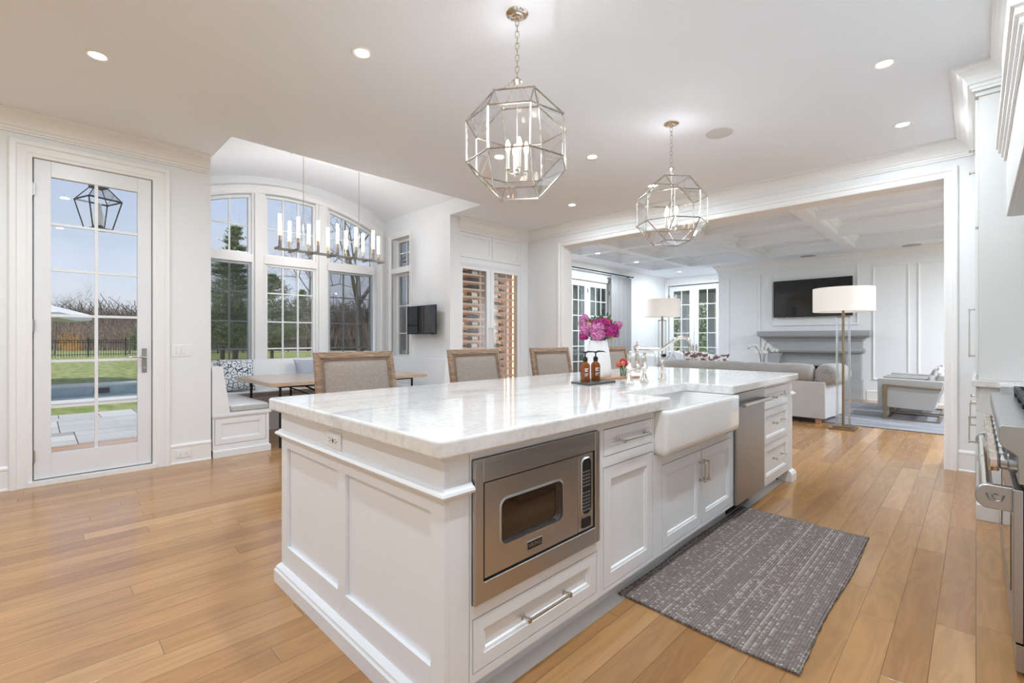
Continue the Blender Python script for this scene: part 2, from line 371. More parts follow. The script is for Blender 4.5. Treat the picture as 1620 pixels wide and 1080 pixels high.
M['pewter'] = mat('pewter_bronze', (.27,.24,.22), .4, .8)
M['brass'] = mat('aged_brass', (.33,.25,.16), .32, 1)
M['black'] = mat('black_plastic', (.012,.012,.013), .35)
M['blackglass'] = mat('black_glass', (.006,.007,.008), .04, coat=.5)
M['darkglass'] = mat('smoked_oven_glass', (.035,.022,.016), .05, coat=.5)
M['iron'] = mat('black_iron', (.02,.022,.025), .5, .4)
M['castiron'] = mat('cast_iron', (.025,.025,.028), .6)
M['glass'] = glass_mat('clear_glass', (.985,.99,.99), .035)
M['lglass'] = glass_mat('lantern_glass', (.99,.99,.985), .013)
M['screen'] = screen_mat()
M['sky'] = None
M['porcelain'] = mat('white_porcelain', (.86,.86,.85), .08, coat=.6)
M['linen'] = weave_mat('oatmeal_linen', (.26,.205,.17), (.40,.34,.295), bump=.12)
M['oak'] = mat('limed_oak', (.20,.115,.07), .6, var=((14,14,90),.2,(.40,.28,.19)), bump=((30,30,200),.15))
M['tabletop'] = mat('pale_oak_top', (.50,.37,.27), .25, var=((60,4,60),.2,(.60,.47,.36)), coat=.3)
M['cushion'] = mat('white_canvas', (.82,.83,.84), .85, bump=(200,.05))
M['cushshade'] = mat('shade_grey_canvas', (.50,.49,.47), .9)  # grey mostly stands in for shade on the cushion sides
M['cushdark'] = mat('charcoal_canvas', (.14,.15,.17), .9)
M['hex'] = hex_pillow_mat()
M['bluegray'] = mat('blue_grey_linen', (.38,.43,.50), .9, var=(60,.2,(.46,.50,.57)))
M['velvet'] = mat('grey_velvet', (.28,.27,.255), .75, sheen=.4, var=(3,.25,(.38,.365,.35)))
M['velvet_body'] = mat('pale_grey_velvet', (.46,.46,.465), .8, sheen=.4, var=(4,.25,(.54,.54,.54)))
M['chairfab'] = mat('light_grey_chenille', (.34,.33,.32), .9, sheen=.3, var=(200,.2,(.42,.41,.40)))
M['settee'] = mat('white_boucle', (.72,.72,.72), .9)
M['ink'] = mat('printed_floral_fabric', (.80,.79,.77), .85, var=(14,.03,(.20,.10,.11)))
M['ink2'] = mat('grey_leaf_fabric', (.80,.80,.80), .85, var=(16,.06,(.38,.37,.37)))
M['shade'] = mat('white_drum_shade', (.84,.82,.79), .8, emit=((1,.94,.86), .12))
M['stone'] = mat('grey_limestone', (.34,.345,.35), .6, var=((1.2,8,8),.25,(.43,.435,.44)))
M['soot'] = mat('soot', (.01,.01,.01), .9)
M['rugL'] = mat('blue_grey_silk_rug', (.14,.15,.17), .75, sheen=.15, var=((1.2,5,1),.2,(.33,.33,.36)))
M['amber'] = mat('amber_glass', (.30,.075,.006), .04, trans=.35, coat=.6)
M['label'] = mat('white_label', (.85,.84,.80), .6)
M['bottle'] = mat('dark_bottle_glass', (.012,.016,.012), .08, coat=.4)
M['capsule'] = mat('wine_capsule', (.03,.02,.02), .3, .5)
M['rack'] = mat('rack_wood', (.62,.44,.33), .5, var=((4,30,30),.2,(.70,.52,.40)))
M['cabin'] = mat('wine_cabinet_lining', (.50,.33,.23), .6)
M['fluted'] = mat('matte_white_ceramic', (.84,.83,.82), .45)
M['slate'] = mat('dark_slate', (.07,.07,.07), .5)
M['board'] = mat('acacia_board', (.36,.19,.11), .5, var=((30,4,4),.2,(.48,.28,.17)))
M['leaf'] = mat('dark_leaf', (.03,.09,.03), .5, var=(30,.2,(.07,.16,.05)))
M['magenta'] = mat('magenta_petals', (.42,.02,.20), .6, var=(60,.2,(.62,.07,.34)))
M['pink'] = mat('orchid_pink_petals', (.66,.18,.46), .6, var=(60,.2,(.80,.38,.62)))
M['crimson'] = mat('crimson_petals', (.60,.02,.05), .6)
M['cream'] = mat('cream_petals', (.74,.72,.42), .6)
M['coral'] = mat('coral_petals', (.80,.16,.10), .6, var=(60,.2,(.85,.34,.22)))
M['white_petal'] = mat('white_petals', (.88,.87,.84), .5)
M['stemwater'] = glass_mat('green_tinted_glass', (.8,.9,.82), .06)
M['curtain'] = mat('grey_curtain', (.38,.38,.38), .85, sheen=.3)
M['plate'] = mat('white_switch_plate', (.87,.87,.86), .25)
M['slot'] = mat('dark_slot', (.03,.03,.03), .6)
M['grille'] = mat('speaker_grille', (.62,.62,.62), .7)
M['grilleL'] = mat('grey_speaker_grille', (.45,.46,.47), .7)
M['lens'] = mat('lit_lens', (1,1,1), .5, emit=((1,.97,.92), 9))
M['flame'] = mat('lit_bulb', (1,1,1), .5, emit=((1,.90,.74), 22))
M['tubelit'] = mat('lit_glass_tube', (1,1,1), .4, emit=((1,.93,.80), 1.1))
M['candle'] = mat('candle_sleeve', (.82,.79,.72), .5)
M['bronze'] = mat('gold_ferrule', (.42,.27,.11), .35, 1)
M['petal_tv'] = None
# outdoors
M['grass'] = mat('lawn', (.15,.22,.04), .9, var=((.9,4,1),.13,(.33,.32,.12)), bump=(30,.4))
M['bluestone'] = mat('bluestone_grey', (.40,.41,.39), .7, var=(1.4,.2,(.48,.48,.46)))
M['coping'] = mat('pool_coping', (.58,.56,.52), .7)
M['pooltile'] = mat('pool_tile', (.27,.34,.35), .3, var=(6,.2,(.36,.43,.43)))
M['water'] = mat('pool_water', (.22,.33,.33), .03, coat=.4, bump=((1.2,4,1),.25), var=((1.2,.35,1),.10,(.66,.72,.70)))  # paler streaks put into the colour for whitish reflections
M['path'] = mat('pale_gravel_path', (.55,.52,.46), .9)
M['bark'] = mat('grey_bark', (.16,.13,.11), .9, var=(6,.2,(.26,.22,.19)))
M['twig'] = mat('brown_twigs', (.20,.145,.115), .9, var=(2,.2,(.34,.265,.215)))
M['twig2'] = mat('russet_brush', (.30,.16,.07), .9)
M['pine'] = mat('pine_needles', (.10,.17,.06), .7, var=(1.5,.2,(.19,.27,.10)))
M['bush'] = mat('green_foliage', (.20,.29,.12), .6, var=(2.5,.2,(.44,.50,.32)))
M['umb'] = mat('white_canvas_canopy', (.84,.82,.79), .7)
M['copper'] = mat('verdigris_metal', (.04,.06,.06), .5, .5)
M['siding'] = mat('pale_siding', (.66,.67,.68), .7)
M['roofing'] = mat('grey_shingle', (.18,.18,.19), .9)
M['earth'] = mat('leaf_litter', (.16,.12,.08), 1, var=(.4,.2,(.24,.18,.12)))

# ================================================================== the room
XL, YO, C, CL = -5.68, 6.15, 3.13, 3.05      # left wall, opening wall, kitchen ceiling, living-room soffit
YN0, YN1, XW = 1.27, 4.38, -7.5              # nook sides and window wall
fl = MB().box(-7.6, 2.6, -3.4, 13.3, -.05, 0); struct(fl.build('floor', M['floor'], local=True))
# kitchen ceiling with the notch that opens into the nook vault
c = MB()
c.box(-4.92, 2.6, -3.4, YO, C, C+.06); c.box(XL-.2, -4.92, -3.4, YN0-.005, C, C+.06); c.box(XL+.032, -4.92, YN1+.005, YO, C, C+.06); c.box(XL-.2, XL+.032, YN1+.205, YO, C, C+.06)
struct(c.build('ceiling', M['ceil'], local=True))
# vault over the nook
def arc(y, spring, rise, y0=YN0, y1=YN1):
    h = (y1-y0)/2; m = (y0+y1)/2; R = (h*h+rise*rise)/(2*rise)
    return spring + math.sqrt(max(0, R*R-(y-m)**2)) - (R-rise)
VS, VR = 3.355, .32
vz = lambda y: arc(y, VS, VR)
def strip(mb, ys, lo, hi, x0, x1):
    """solid between two curves z=lo(y), z=hi(y), x0..x1"""
    n = len(ys); vs = []
    for y in ys:
        for x in (x0, x1):
            vs.append((x, y, lo(y))); vs.append((x, y, hi(y)))
    fs = []
    for i in range(n-1):
        a, b = i*4, (i+1)*4
        fs += [(a, a+1, b+1, b), (a+2, b+2, b+3, a+3), (a, b, b+2, a+2), (a+1, a+3, b+3, b+1)]
    e = (n-1)*4
    fs += [(0, 2, 3, 1), (e, e+1, e+3, e+2)]
    mb.add(vs, fs)
lin = lambda a, b, n: [a+(b-a)*i/n for i in range(n+1)]
v = MB(); strip(v, lin(YN0, YN1, 40), vz, lambda y: vz(y)+.05, XW-.15, -4.90)
v.build('ceiling', M['wall'], smooth=True, local=True)['kind'] = 'structure'
v = MB(); strip(v, lin(YN0, YN1, 24), lambda y: C+.012, vz, -4.915, -4.86); struct(v.build('wall_vault_end', M['wall'], local=True))
# wall with the patio door
D0, D1, DZ0, DZ1 = -.03, .778, .045, 2.79
w = MB()
w.box(XL-.2, XL, -3.4, D0-.005, 0, C); w.box(XL-.2, XL, D1+.005, YN0, 0, C); w.box(XL-.2, XL, D0-.005, D1+.005, DZ1, C)
struct(w.build('wall_left', M['wall'], local=True))
w = MB(); w.box(XW-.15, XL-.2, YN0-.2, YN0, 0, VS); w.box(XL-.2, -4.92, YN0-.1, YN0, C+.06, VS+.01); w.box(XL-.2,XL,YN0-.1,YN0,C,VS)
struct(w.build('wall_nook_left', M['wall'], local=True))
# nook right wall with its narrow side window (opening x -7.30..-6.75, z .93..3.0)
SX0, SX1, SZ0, SZ1 = -7.30, -6.74, .90, 2.99
w = MB()
w.box(XW-.15, SX0, YN1, YN1+.2, 0, VS); w.box(SX1, XL+.03, YN1, YN1+.2, 0, C+.06)
w.box(SX0, SX1, YN1, YN1+.2, 0, SZ0); w.box(SX0, SX1, YN1, YN1+.2, SZ1, VS); w.box(SX1, XL+.03, YN1, YN1+.1, C+.06, VS); w.box(XL+.03, -4.92, YN1, YN1+.1, C+.0005, VS)
struct(w.build('wall_nook_right', M['wall'], local=True))
# nook window wall
WY0, WY1 = 1.36, 4.21
MUL = [(2.19, 2.375), (3.126, 3.33)]
UNITS = [(1.40, 2.19), (2.375, 3.126), (3.33, 4.13)]
gz = lambda y: arc(y, 2.99, .39, 1.27, 4.26)       # top of the arched glazing
w = MB()
w.box(XW-.15, XW, YN0, YN1, 0, .66)
w.box(XW-.15, XW, YN0, 1.34, .66, VS); w.box(XW-.15, XW, 4.20, YN1, .66, VS-.002)
strip(w, lin(1.34, 4.20, 40), lambda y: gz(y)+.06, vz, XW-.15, XW)
strip(w, lin(YN0, 1.34, 6), lambda y: VS-.01, vz, XW-.15, XW); strip(w, lin(4.20, YN1, 8), lambda y: VS-.01, vz, XW-.15, XW)
struct(w.build('wall_window', M['wall'], local=True))
# casing of the arched window + mullions
t = MB()
pts = [(1.36, .70)]+[(y, gz(y)+.045) for y in lin(1.36, 4.185, 40)]+[(4.185, .70)]
t.M = Matrix(((0,0,1,XW),(1,0,0,0),(0,1,0,0),(0,0,0,1)))     # local (y, z, outward)
t.sweep([(0,-.02),(0,.03),(.07,.03),(.08,.045),(.115,.045),(.115,0),(.115,-.02)], pts)
t.M = None
struct(t.build('trim_1', M['trim'], local=True))
t = MB()
for a, b in MUL:
    strip(t, lin(a, b, 4), lambda y: .66, lambda y: gz(y)+.06, XW-.12, XW-.002)
    t.box(XW-.002, XW+.028, a+.035, b-.035, .70, gz((a+b)/2)+.045)
for (a, b) in UNITS:
    t.box(XW-.12, XW+.012, a-.02, b+.02, 2.365, 2.48)
    t.box(XW-.12, XW+.05, a-.02, b+.02, .655, .705)
struct(t.build('trim_2', M['trim'], local=True, bevel=.004))
def unit(name, a, b, lo, hi, cols, rows, x=XW-.06, muntin_mat='trim', scr=False, fw=.038):
    """a glazed sash: frame, muntins, pane (parts of one window)"""
    root = thing(name, None, None, (x, (a+b)/2, lo(a))); struct(root)
    f = MB(); H = lambda y: hi(y)
    strip(f, lin(a, b, 10), lambda y: hi(y)-fw, hi, x-.03, x+.03)
    f.box(x-.03, x+.03, a, b, lo(a), lo(a)+fw)
    strip(f, [a, a+fw], lambda y: lo(y)+fw, lambda y: hi(y)-fw*.9, x-.03, x+.03); strip(f, [b-fw, b], lambda y: lo(y)+fw, lambda y: hi(y)-fw*.9, x-.03, x+.03)
    f.build('window_frame', M[muntin_mat], root)
    m = MB()
    for i in range(1, cols):
        y = a+fw+(b-a-2*fw)*i/cols; m.box(x-.014, x+.014, y-.010, y+.010, lo(y)+fw, hi(y)-fw*.8)
    for z in rows: m.box(x-.013, x+.013, a+fw, b-fw, z-.010, z+.010)
    m.build('muntin', M[muntin_mat], root)
    g = MB(); strip(g, lin(a+fw*.6, b-fw*.6, 10), lambda y: lo(y)+.01, lambda y: hi(y)-.015, x-.003, x+.000)
    g.build('window_glass', M['glass'], root)
    if scr:
        s = MB(); s.add([(x+.026, a+fw, lo(a)+fw), (x+.026, b-fw, lo(a)+fw), (x+.026, b-fw, hi(b)-fw), (x+.026, a+fw, hi(b)-fw)], [(0,1,2,3)])
        s.build('insect_screen', M['screen'], root)
    return root
M['scrframe'] = mat('grey_sash_paint', (.42,.46,.48), .4)
k = 0
for i, (a, b) in enumerate(UNITS):
    k += 1; unit('window_%d' % k, a, b, lambda y: .70, lambda y: 2.37, 3, (1.105, 1.508, 1.937), muntin_mat='scrframe' if i != 1 else 'trim', scr=(i != 1))
    k += 1; unit('window_%d' % k, a, b, lambda y: 2.475, lambda y: gz(y)+.03, 3, (2.90,))
# side window of the nook
def side_unit(name, z0, z1, rows):
    y = YN1+.13; root = thing(name, None, None, (SX0, y, z0)); struct(root); fw = .04
    f = MB(); a, b = SX0+.0, SX1-.0
    f.box(a, b, y-.03, y+.03, z0, z0+fw); f.box(a, b, y-.03, y+.03, z1-fw, z1); f.box(a, a+fw, y-.03, y+.03, z0+fw, z1-fw); f.box(b-fw, b, y-.03, y+.03, z0+fw, z1-fw)
    f.build('window_frame', M['trim'], root)
    m = MB(); m.box((a+b)/2-.009, (a+b)/2+.009, y-.013, y+.013, z0+fw, z1-fw)
    for z in rows: m.box(a+fw, b-fw, y-.012, y+.012, z-.009, z+.009)
    m.build('muntin', M['trim'], root)
    MB().box(a+.01, b-.01, y-.003, y, z0+.01, z1-.01).build('window_glass', M['glass'], root)
side_unit('window_7', .94, 2.385, (1.35, 1.83)); side_unit('window_8', 2.475, 2.98, (2.75,))
t = MB(); t.box(SX0, SX1, YN1-.01, YN1+.2, 2.385, 2.475); t.box(SX0-.0, SX1, YN1-.02, YN1+.2, .90, .94)
t.M = face('-y', (0, YN1, 0)); t.sweep([(0,-.01),(0,.015),(.05,.015),(.06,.03),(.085,.03),(.085,-.01)], [(SX0, .96), (SX0, SZ1), (SX1, SZ1), (SX1, .96)])
t.M = None; struct(t.build('trim_3', M['trim'], local=True))
# opening wall between kitchen and living room
OX0, OX1, OZ, YB = -4.89, -.22, 2.795, 6.39
w = MB(); w.box(-6.86, OX0, YO, YB, 0, C); w.box(OX1, 2.6, YO, YB, 0, C); w.box(OX0, OX1, YO, YB, OZ, C)
struct(w.build('wall_opening', M['wall'], local=True))
t = MB(); t.M = face('-y', (0, YO, 0))
CAS = [(0,0),(0,.012),(.012,.018),(.055,.018),(.062,.03),(.09,.034),(.10,.02),(.10,0)]
t.sweep(CAS, [(OX0, 0), (OX0, OZ), (OX1, OZ), (OX1, 0)])
struct(t.build('trim_4', M['trim'], local=True))
# crown mouldings
CR = [(0,-.165),(.018,-.165),(.018,-.15),(.028,-.145),(.028,-.125),(.040,-.118),(.046,-.10),(.062,-.07),(.092,-.042),(.112,-.034),(.112,-.026),(.125,-.022),(.125,0),(0,0)]
def crown(name, path, z, prof=CR, m='trim'):
    t = MB(); t.M = Matrix.Translation((0,0,z)); t.sweep(prof, path); return struct(t.build(name, M[m], local=True))
crown('trim_5', [(XL, 1.24), (XL, -3.4)], C)
# right side cabinets front lines: tall unit x=0 (y 4.6..6.15), hood soffit x=.17
crown('trim_6', [(.19, -.5), (.19, 4.58), (-.005, 4.58), (-.005, YO), (XL+.0, YO), (XL, YN1+.16)], C)
# door casing and baseboards
t = MB(); t.M = face('+x', (XL, 0, 0)); t.sweep([(o*1.15, h) for o, h in CAS], [(D0-.03, 0), (D0-.03, DZ1+.02), (D1+.03, DZ1+.02), (D1+.03, 0)])
t.M = None; t.box(XL-.12, XL+.012, D0-.03, D0-.004, 0, DZ1+.02); t.box(XL-.12, XL+.012, D1+.004, D1+.03, 0, DZ1+.02); t.box(XL-.12, XL+.0118, D0-.004, D1+.004, DZ1+.003, DZ1+.02); t.box(XL-.11, XL-.062, D0-.006, D0+.022, .04, DZ1); t.box(XL-.11, XL-.062, D1-.022, D1+.006, .04, DZ1); t.box(XL-.11, XL-.062, D0+.02, D1-.02, DZ1-.022, DZ1+.004); t.box(XL-.11, XL-.062, D0+.02, D1-.02, .03, .065)
t.box(XL-.18, XL+.025, D0-.03, D1+.03, 0, .04)
struct(t.build('trim_7', M['trim'], local=True))
BB = [(0,0),(.022,0),(.022,.012),(.014,.02),(.014,.165),(.020,.170),(.020,.185),(.008,.20),(0,.20)]
def baseboard(name, path, prof=BB):
    t = MB(); t.sweep(prof, path); return struct(t.build(name, M['trim'], local=True))
baseboard('baseboard_left', [(XL, YN0), (XL, D1+.145)]); baseboard('baseboard_left', [(XL, D0-.145), (XL, -3.4)])
baseboard('baseboard_opening', [(-.005, YO), (OX1+.10, YO)]); baseboard('baseboard_opening', [(OX0-.10, YO), (XL, YO)])

# ---- patio door
def glazed_door(name, a, b, z0, z1, n, o, cols, rowsz, stile, top, bot, parts=True, mm='door', t=.045):
    """door leaf in a wall with outward normal n at origin o; u from a to b"""
    root = thing(name, None, None, (face(n, o) @ Vector(((a+b)/2, z0, 0)))); struct(root)
    fm = face(n, o)
    f = MB(); f.M = fm
    f.box(a, a+stile, z0, z1, -t, 0); f.box(b-stile, b, z0, z1, -t, 0); f.box(a+stile, b-stile, z0, z0+bot, -t, 0); f.box(a+stile, b-stile, z1-top, z1, -t, 0)
    f.build('door_leaf', M[mm], root, bevel=.003)
    m = MB(); m.M = fm; u0, u1, v0, v1 = a+stile, b-stile, z0+bot, z1-top
    for i in range(1, cols): u = u0+(u1-u0)*i/cols; m.box(u-.012, u+.012, v0, v1, -t*.8, -.008)
    for z in rowsz: m.box(u0, u1, z-.011, z+.011, -t*.8, -.010)
    m.build('muntin', M[mm], root)
    g = MB(); g.M = fm; g.box(u0-.005, u1+.005, v0-.005, v1+.005, -t*.55, -t*.5); g.build('door_glass', M['glass'], root)
    return root, fm
rt, fm = glazed_door('door_1', D0+.004, D1-.004, .05, DZ1-.004, '+x', (XL-.012, 0, 0), 2, [.262+2.385*i/6 for i in range(1, 6)], .106, .135, .212)
for z in (.25, 1.36, 2.52):
    h = MB(); h.M = fm; h.lathe([(.0085,z-.055),(.0085,z+.055)], (0,0,0), 10, 'y'); 
    h.v = [(p[0]+.012, p[1]+D0-.004, p[2]) for p in h.v]; h.M = None
    h.box(XL-.010, XL+.006, D0-.018, D0+.010, z-.05, z+.05)
    h.build('hinge', M['hinge'], rt)
h = MB(); h.box(XL-.012, XL-.002, .700, .738, .93, 1.16); p = h.build('handle_plate', M['hinge'], rt, bevel=.003)
h = MB(); h.tube([(XL+.0, .719, 1.075), (XL+.045, .719, 1.075), (XL+.05, .70, 1.075), (XL+.05, .64, 1.085), (XL+.048, .60, 1.08)], [.009,.009,.009,.007,.006], 8)
h.lathe([(.014,0),(.014,.008)], (XL-.002, .719, .975), 10, 'x'); h.build('door_handle', M['satin'], rt, smooth=True)

# ---- living room shell
LX, LY, FY, FX = -6.66, 13.27, 12.0, -4.59
w = MB(); w.box(LX-.2, LX, YB, 8.42, 0, CL+.3); w.box(LX-.2, LX, 10.30, LY+.2, 0, CL+.3); w.box(LX-.2, LX, 8.42, 10.30, 2.66, CL+.3)
struct(w.build('wall_living_left', M['wall'], local=True))
w = MB(); w.box(LX-.2, -6.56, LY, LY+.2, 0, CL+.3); w.box(-4.99, -2.4, LY, LY+.2, 0, CL+.3); w.box(-6.56, -4.99, LY, LY+.2, 2.83, CL+.3)
struct(w.build('wall_living_back', M['wall'], local=True))
w = MB(); w.box(FX, -2.95, FY, FY+.3, 0, CL+.3); w.box(-2.0, 4.2, FY, FY+.3, 0, CL+.3); w.box(-2.95, -2.0, FY, FY+.3, .66, CL+.3); w.box(-2.95, -2.0, FY+.3, FY+.45, 0, .8); w.box(FX, FX+.2, FY+.3, LY, 0, CL+.3)
struct(w.build('wall_fireplace', M['wall'], local=True))
fl = MB().box(2.6, 4.2, YB, 12, -.05, 0); struct(fl.build('floor', M['floor'], local=True))
# coffered ceiling
c = MB()
xb = [-1.79, -3.46, -5.13, -.12, 1.55, 3.22]; yb = [8.28, 9.86]
c.box(LX-.2, 4.2, YB, LY+.2, CL+.2, CL+.28)                      # coffer tops
c.box(LX, 4.2, YB, 6.72, CL, CL+.2); c.box(LX, 4.2, 11.38, LY, CL, CL+.2)
c.box(LX, -6.05, 6.72, 11.38, CL, CL+.2)
for x in xb: c.box(x-.085, x+.085, 6.72, 11.38, CL, CL+.2)
xs = [-6.05]+sorted(xb)+[4.2]
for y in yb:
    for i in range(len(xs)-1):
        a = xs[i]+(.085 if i else 0); b = xs[i+1]-(.085 if i < len(xs)-2 else 0)
        c.box(a, b, y-.085, y+.085, CL, CL+.2)
CC = [(0,0),(.02,0),(.03,.03),(.075,.075),(.09,.08),(.09,.10),(0,.10)]
ycell = [(6.72, 8.195), (8.365, 9.775), (9.945, 11.38)]
for i in range(len(xs)-1):
    a = xs[i]+(.085 if i else 0); b = xs[i+1]-(.085 if i < len(xs)-2 else 0)
    for y0, y1 in ycell:
        c.M = Matrix.Translation((0,0,CL+.10)); c.sweep(CC, [(a, y0), (b, y0), (b, y1), (a, y1)], closed=True); c.M = None
struct(c.build('ceiling', M['ceil'], local=True))
crown('trim_8', [(3.9, FY), (FX, FY), (FX, LY), (LX, LY), (LX, YB)], CL, [(o*.9, h*1.0) for o, h in CR])
# wall panel mouldings beside and above the fireplace
t = MB(); t.M = face('-y', (0, FY, 0))
PM = [(0,0),(0,.022),(.012,.026),(.03,.012),(.035,.012),(.035,0)]
def pframe(u0, u1, v0, v1): t.sweep([(-o, h) for o, h in PM], [(u0, v0), (u0, v1), (u1, v1), (u1, v0)], closed=True)
for u0, u1, v0, v1 in ((FX+.23, -3.62, .35, 2.76), (-1.50, -.93, .42, 2.74), (-.80, -.05, .42, 2.74), (.1, .9, .42, 2.74), (-3.38, -1.74, 1.55, 2.80)): pframe(u0, u1, v0, v1)
t.M = None; struct(t.build('trim_9', M['trim'], local=True))
baseboard('baseboard_fireplace', [(4.0, FY), (-1.60, FY)]); baseboard('baseboard_fireplace', [(-3.4, FY), (FX, FY), (FX, LY), (-4.9, LY)])
baseboard('baseboard_living', [(-6.6, LY), (LX, LY), (LX, 10.4)])
# french doors at the back (pair) and the left patio doors
for i, (a, b) in enumerate(((-6.53, -5.785), (-5.775, -5.03))):
    rt, fm = glazed_door('door_%d' % (2+i), a, b, .03, 2.80, '-y', (0, LY+.03, 0), 2, [.60+(2.66-.60)*q/5 for q in range(1, 5)], .13, .14, .55, mm='trim')
    h = MB(); u = b-.06 if i == 0 else a+.06
    h.box(u-.015, u+.015, LY+.02, LY+.03, .92, 1.10); h.tube([(u, LY+.02, 1.02), (u, LY-.02, 1.02), (u-.08 if i == 0 else u+.08, LY-.03, 1.02)], .008, 6); h.build('door_handle', M['hinge'], rt)
    hh = MB(); hx = a if i == 0 else b
    for z in (.4, 2.5): hh.box(hx-.012, hx+.012, LY+.0, LY+.03, z-.05, z+.05)
    hh.build('hinge', M['hinge'], rt)
t = MB(); t.M = face('-y', (0, LY, 0)); t.sweep(CAS, [(-6.56, 0), (-6.56, 2.83), (-5.0, 2.83), (-5.0, 0)]); struct(t.build('trim_10', M['trim'], local=True))
for i, (a, b) in enumerate(((8.43, 9.36), (9.37, 10.29))):
    rt, fm = glazed_door('door_%d' % (4+i), a, b, .03, 2.64, '+x', (LX-.03, 0, 0), 3, [.35+(2.54-.35)*q/6 for q in range(1, 6)], .11, .12, .30, mm='trim')
    hh = MB()
    for z in (.4, 2.42): hh.box(LX-.03, LX-.01, (b if i == 0 else b)-.012, b+.012, z-.05, z+.05)
    hh.build('hinge', M['hinge'], rt)
t = MB(); t.M = face('+x', (LX, 0, 0)); t.sweep(CAS, [(8.42, 0), (8.42, 2.66), (10.30, 2.66), (10.30, 0)]); struct(t.build('trim_11', M['trim'], local=True))
# unseen roof slab added to keep the sun off the rooms
MB().box(-6.2, 4.6, -3.9, .9, 4.05, 4.2).box(-7.9, 4.6, .9, 13.9, 4.05, 4.2).build('roof', M['roofing'], local=True)['kind'] = 'structure'

# ================================================================== light fittings
def downlight(x, y, z, w, label, first=[None]):
    root = thing('recessed_light', label, 'ceiling light', (x, y, z), 'recessed ceiling lights')
    MB().lathe([(.042,.02),(.046,-.001),(.052,-.005),(.066,-.006),(.072,-.001),(.072,0)], (x,y,z), 28).build('trim_ring', M['trim'], root, smooth=True)
    MB().lathe([(.0,.004),(.045,.004),(.045,-.001),(0,-.003)], (x,y,z), 24).build('lens', M['lens'], root)
    area_light('downlight', (x, y, z-.012), w, .09, root)
    return root
for x, y, l in ((-4.147,.277,'recessed round downlight in the ceiling above the glazed patio door'), (-2.871,1.5,'recessed downlight left of the nearer glass lantern pendant'),
    (-.446,4.07,'recessed downlight upper right, in front of the wall cabinets'), (-.458,5.336,'recessed downlight near the ceiling corner above the wide opening'),
    (-2.818,4.026,'recessed downlight between the two glass lantern pendants'), (-2.829,5.31,'recessed downlight seen just behind the farther lantern pendant'),
    (-4.03,5.27,'small recessed downlight nearest the wine cabinet')):
    downlight(x, y, C, DOWN_W, l)
for x, y, l in ((-.45,2.80,'downlight over the aisle between range and island sink'), (-.45,1.53,'unseen downlight added over the aisle at the near end of the range'), (-.45,.26,'unseen downlight added above where the aisle reaches the near end of the island'), (-2.83,.25,'unseen downlight added over the floor before the near end of the island'), (-2.83,-1.0,'unseen downlight added behind the viewpoint in the middle row'), (-4.15,-1.0,'unseen downlight added behind the viewpoint near the patio door'), (-.45,-1.0,'unseen downlight added behind the viewpoint over the aisle')):  # after the first, unseen downlights added to brighten the island faces
    downlight(x, y, C, DOWN_W, l)
for x, y, l in ((-5.66,8.28,'living room downlight in the coffer beam above the patio doors'), (-5.66,9.86,'living room downlight in the second beam, near the curtain'), (-5.66,12.1,'living room downlight in front of the back french doors')):
    downlight(x, y, CL, LR_DOWN_W*.55, l)
for x, y, l in ((1.2,8.28,'unseen living room downlight added beyond the right edge of the wide opening, nearer'), (1.2,9.86,'unseen living room downlight added beyond the right edge of the wide opening, farther'), (2.9,8.28,'unseen living room downlight added in the bay farthest right, nearer the kitchen'), (2.9,9.86,'unseen living room downlight added in the bay farthest right, nearer the fireplace wall')):  # unseen downlights added to brighten the living room
    downlight(x, y, CL, LR_DOWN_W*1.15, l)
def speaker(x, y, z, r, m, label):
    s = MB().lathe([(0,-.006),(r*.93,-.006),(r,-.003),(r,0)], (x,y,z), 40); tag(s.build('ceiling_speaker', M[m], None, smooth=True), label, 'speaker', 'flush ceiling speakers')
speaker(-1.67, 4.385, C, .115, 'grille', 'white round speaker flush in the kitchen ceiling beside the farther pendant')
speaker(-.60, 8.9, CL+.2, .15, 'grilleL', 'grey round speaker inside a living room ceiling coffer')
speaker(-.884, 11.80, CL, .15, 'grilleL', 'grey round speaker in the soffit above the wall panels right of the television')
speaker(-2.601, 11.77, CL, .15, 'grilleL', 'grey round speaker in the soffit above the mounted television')

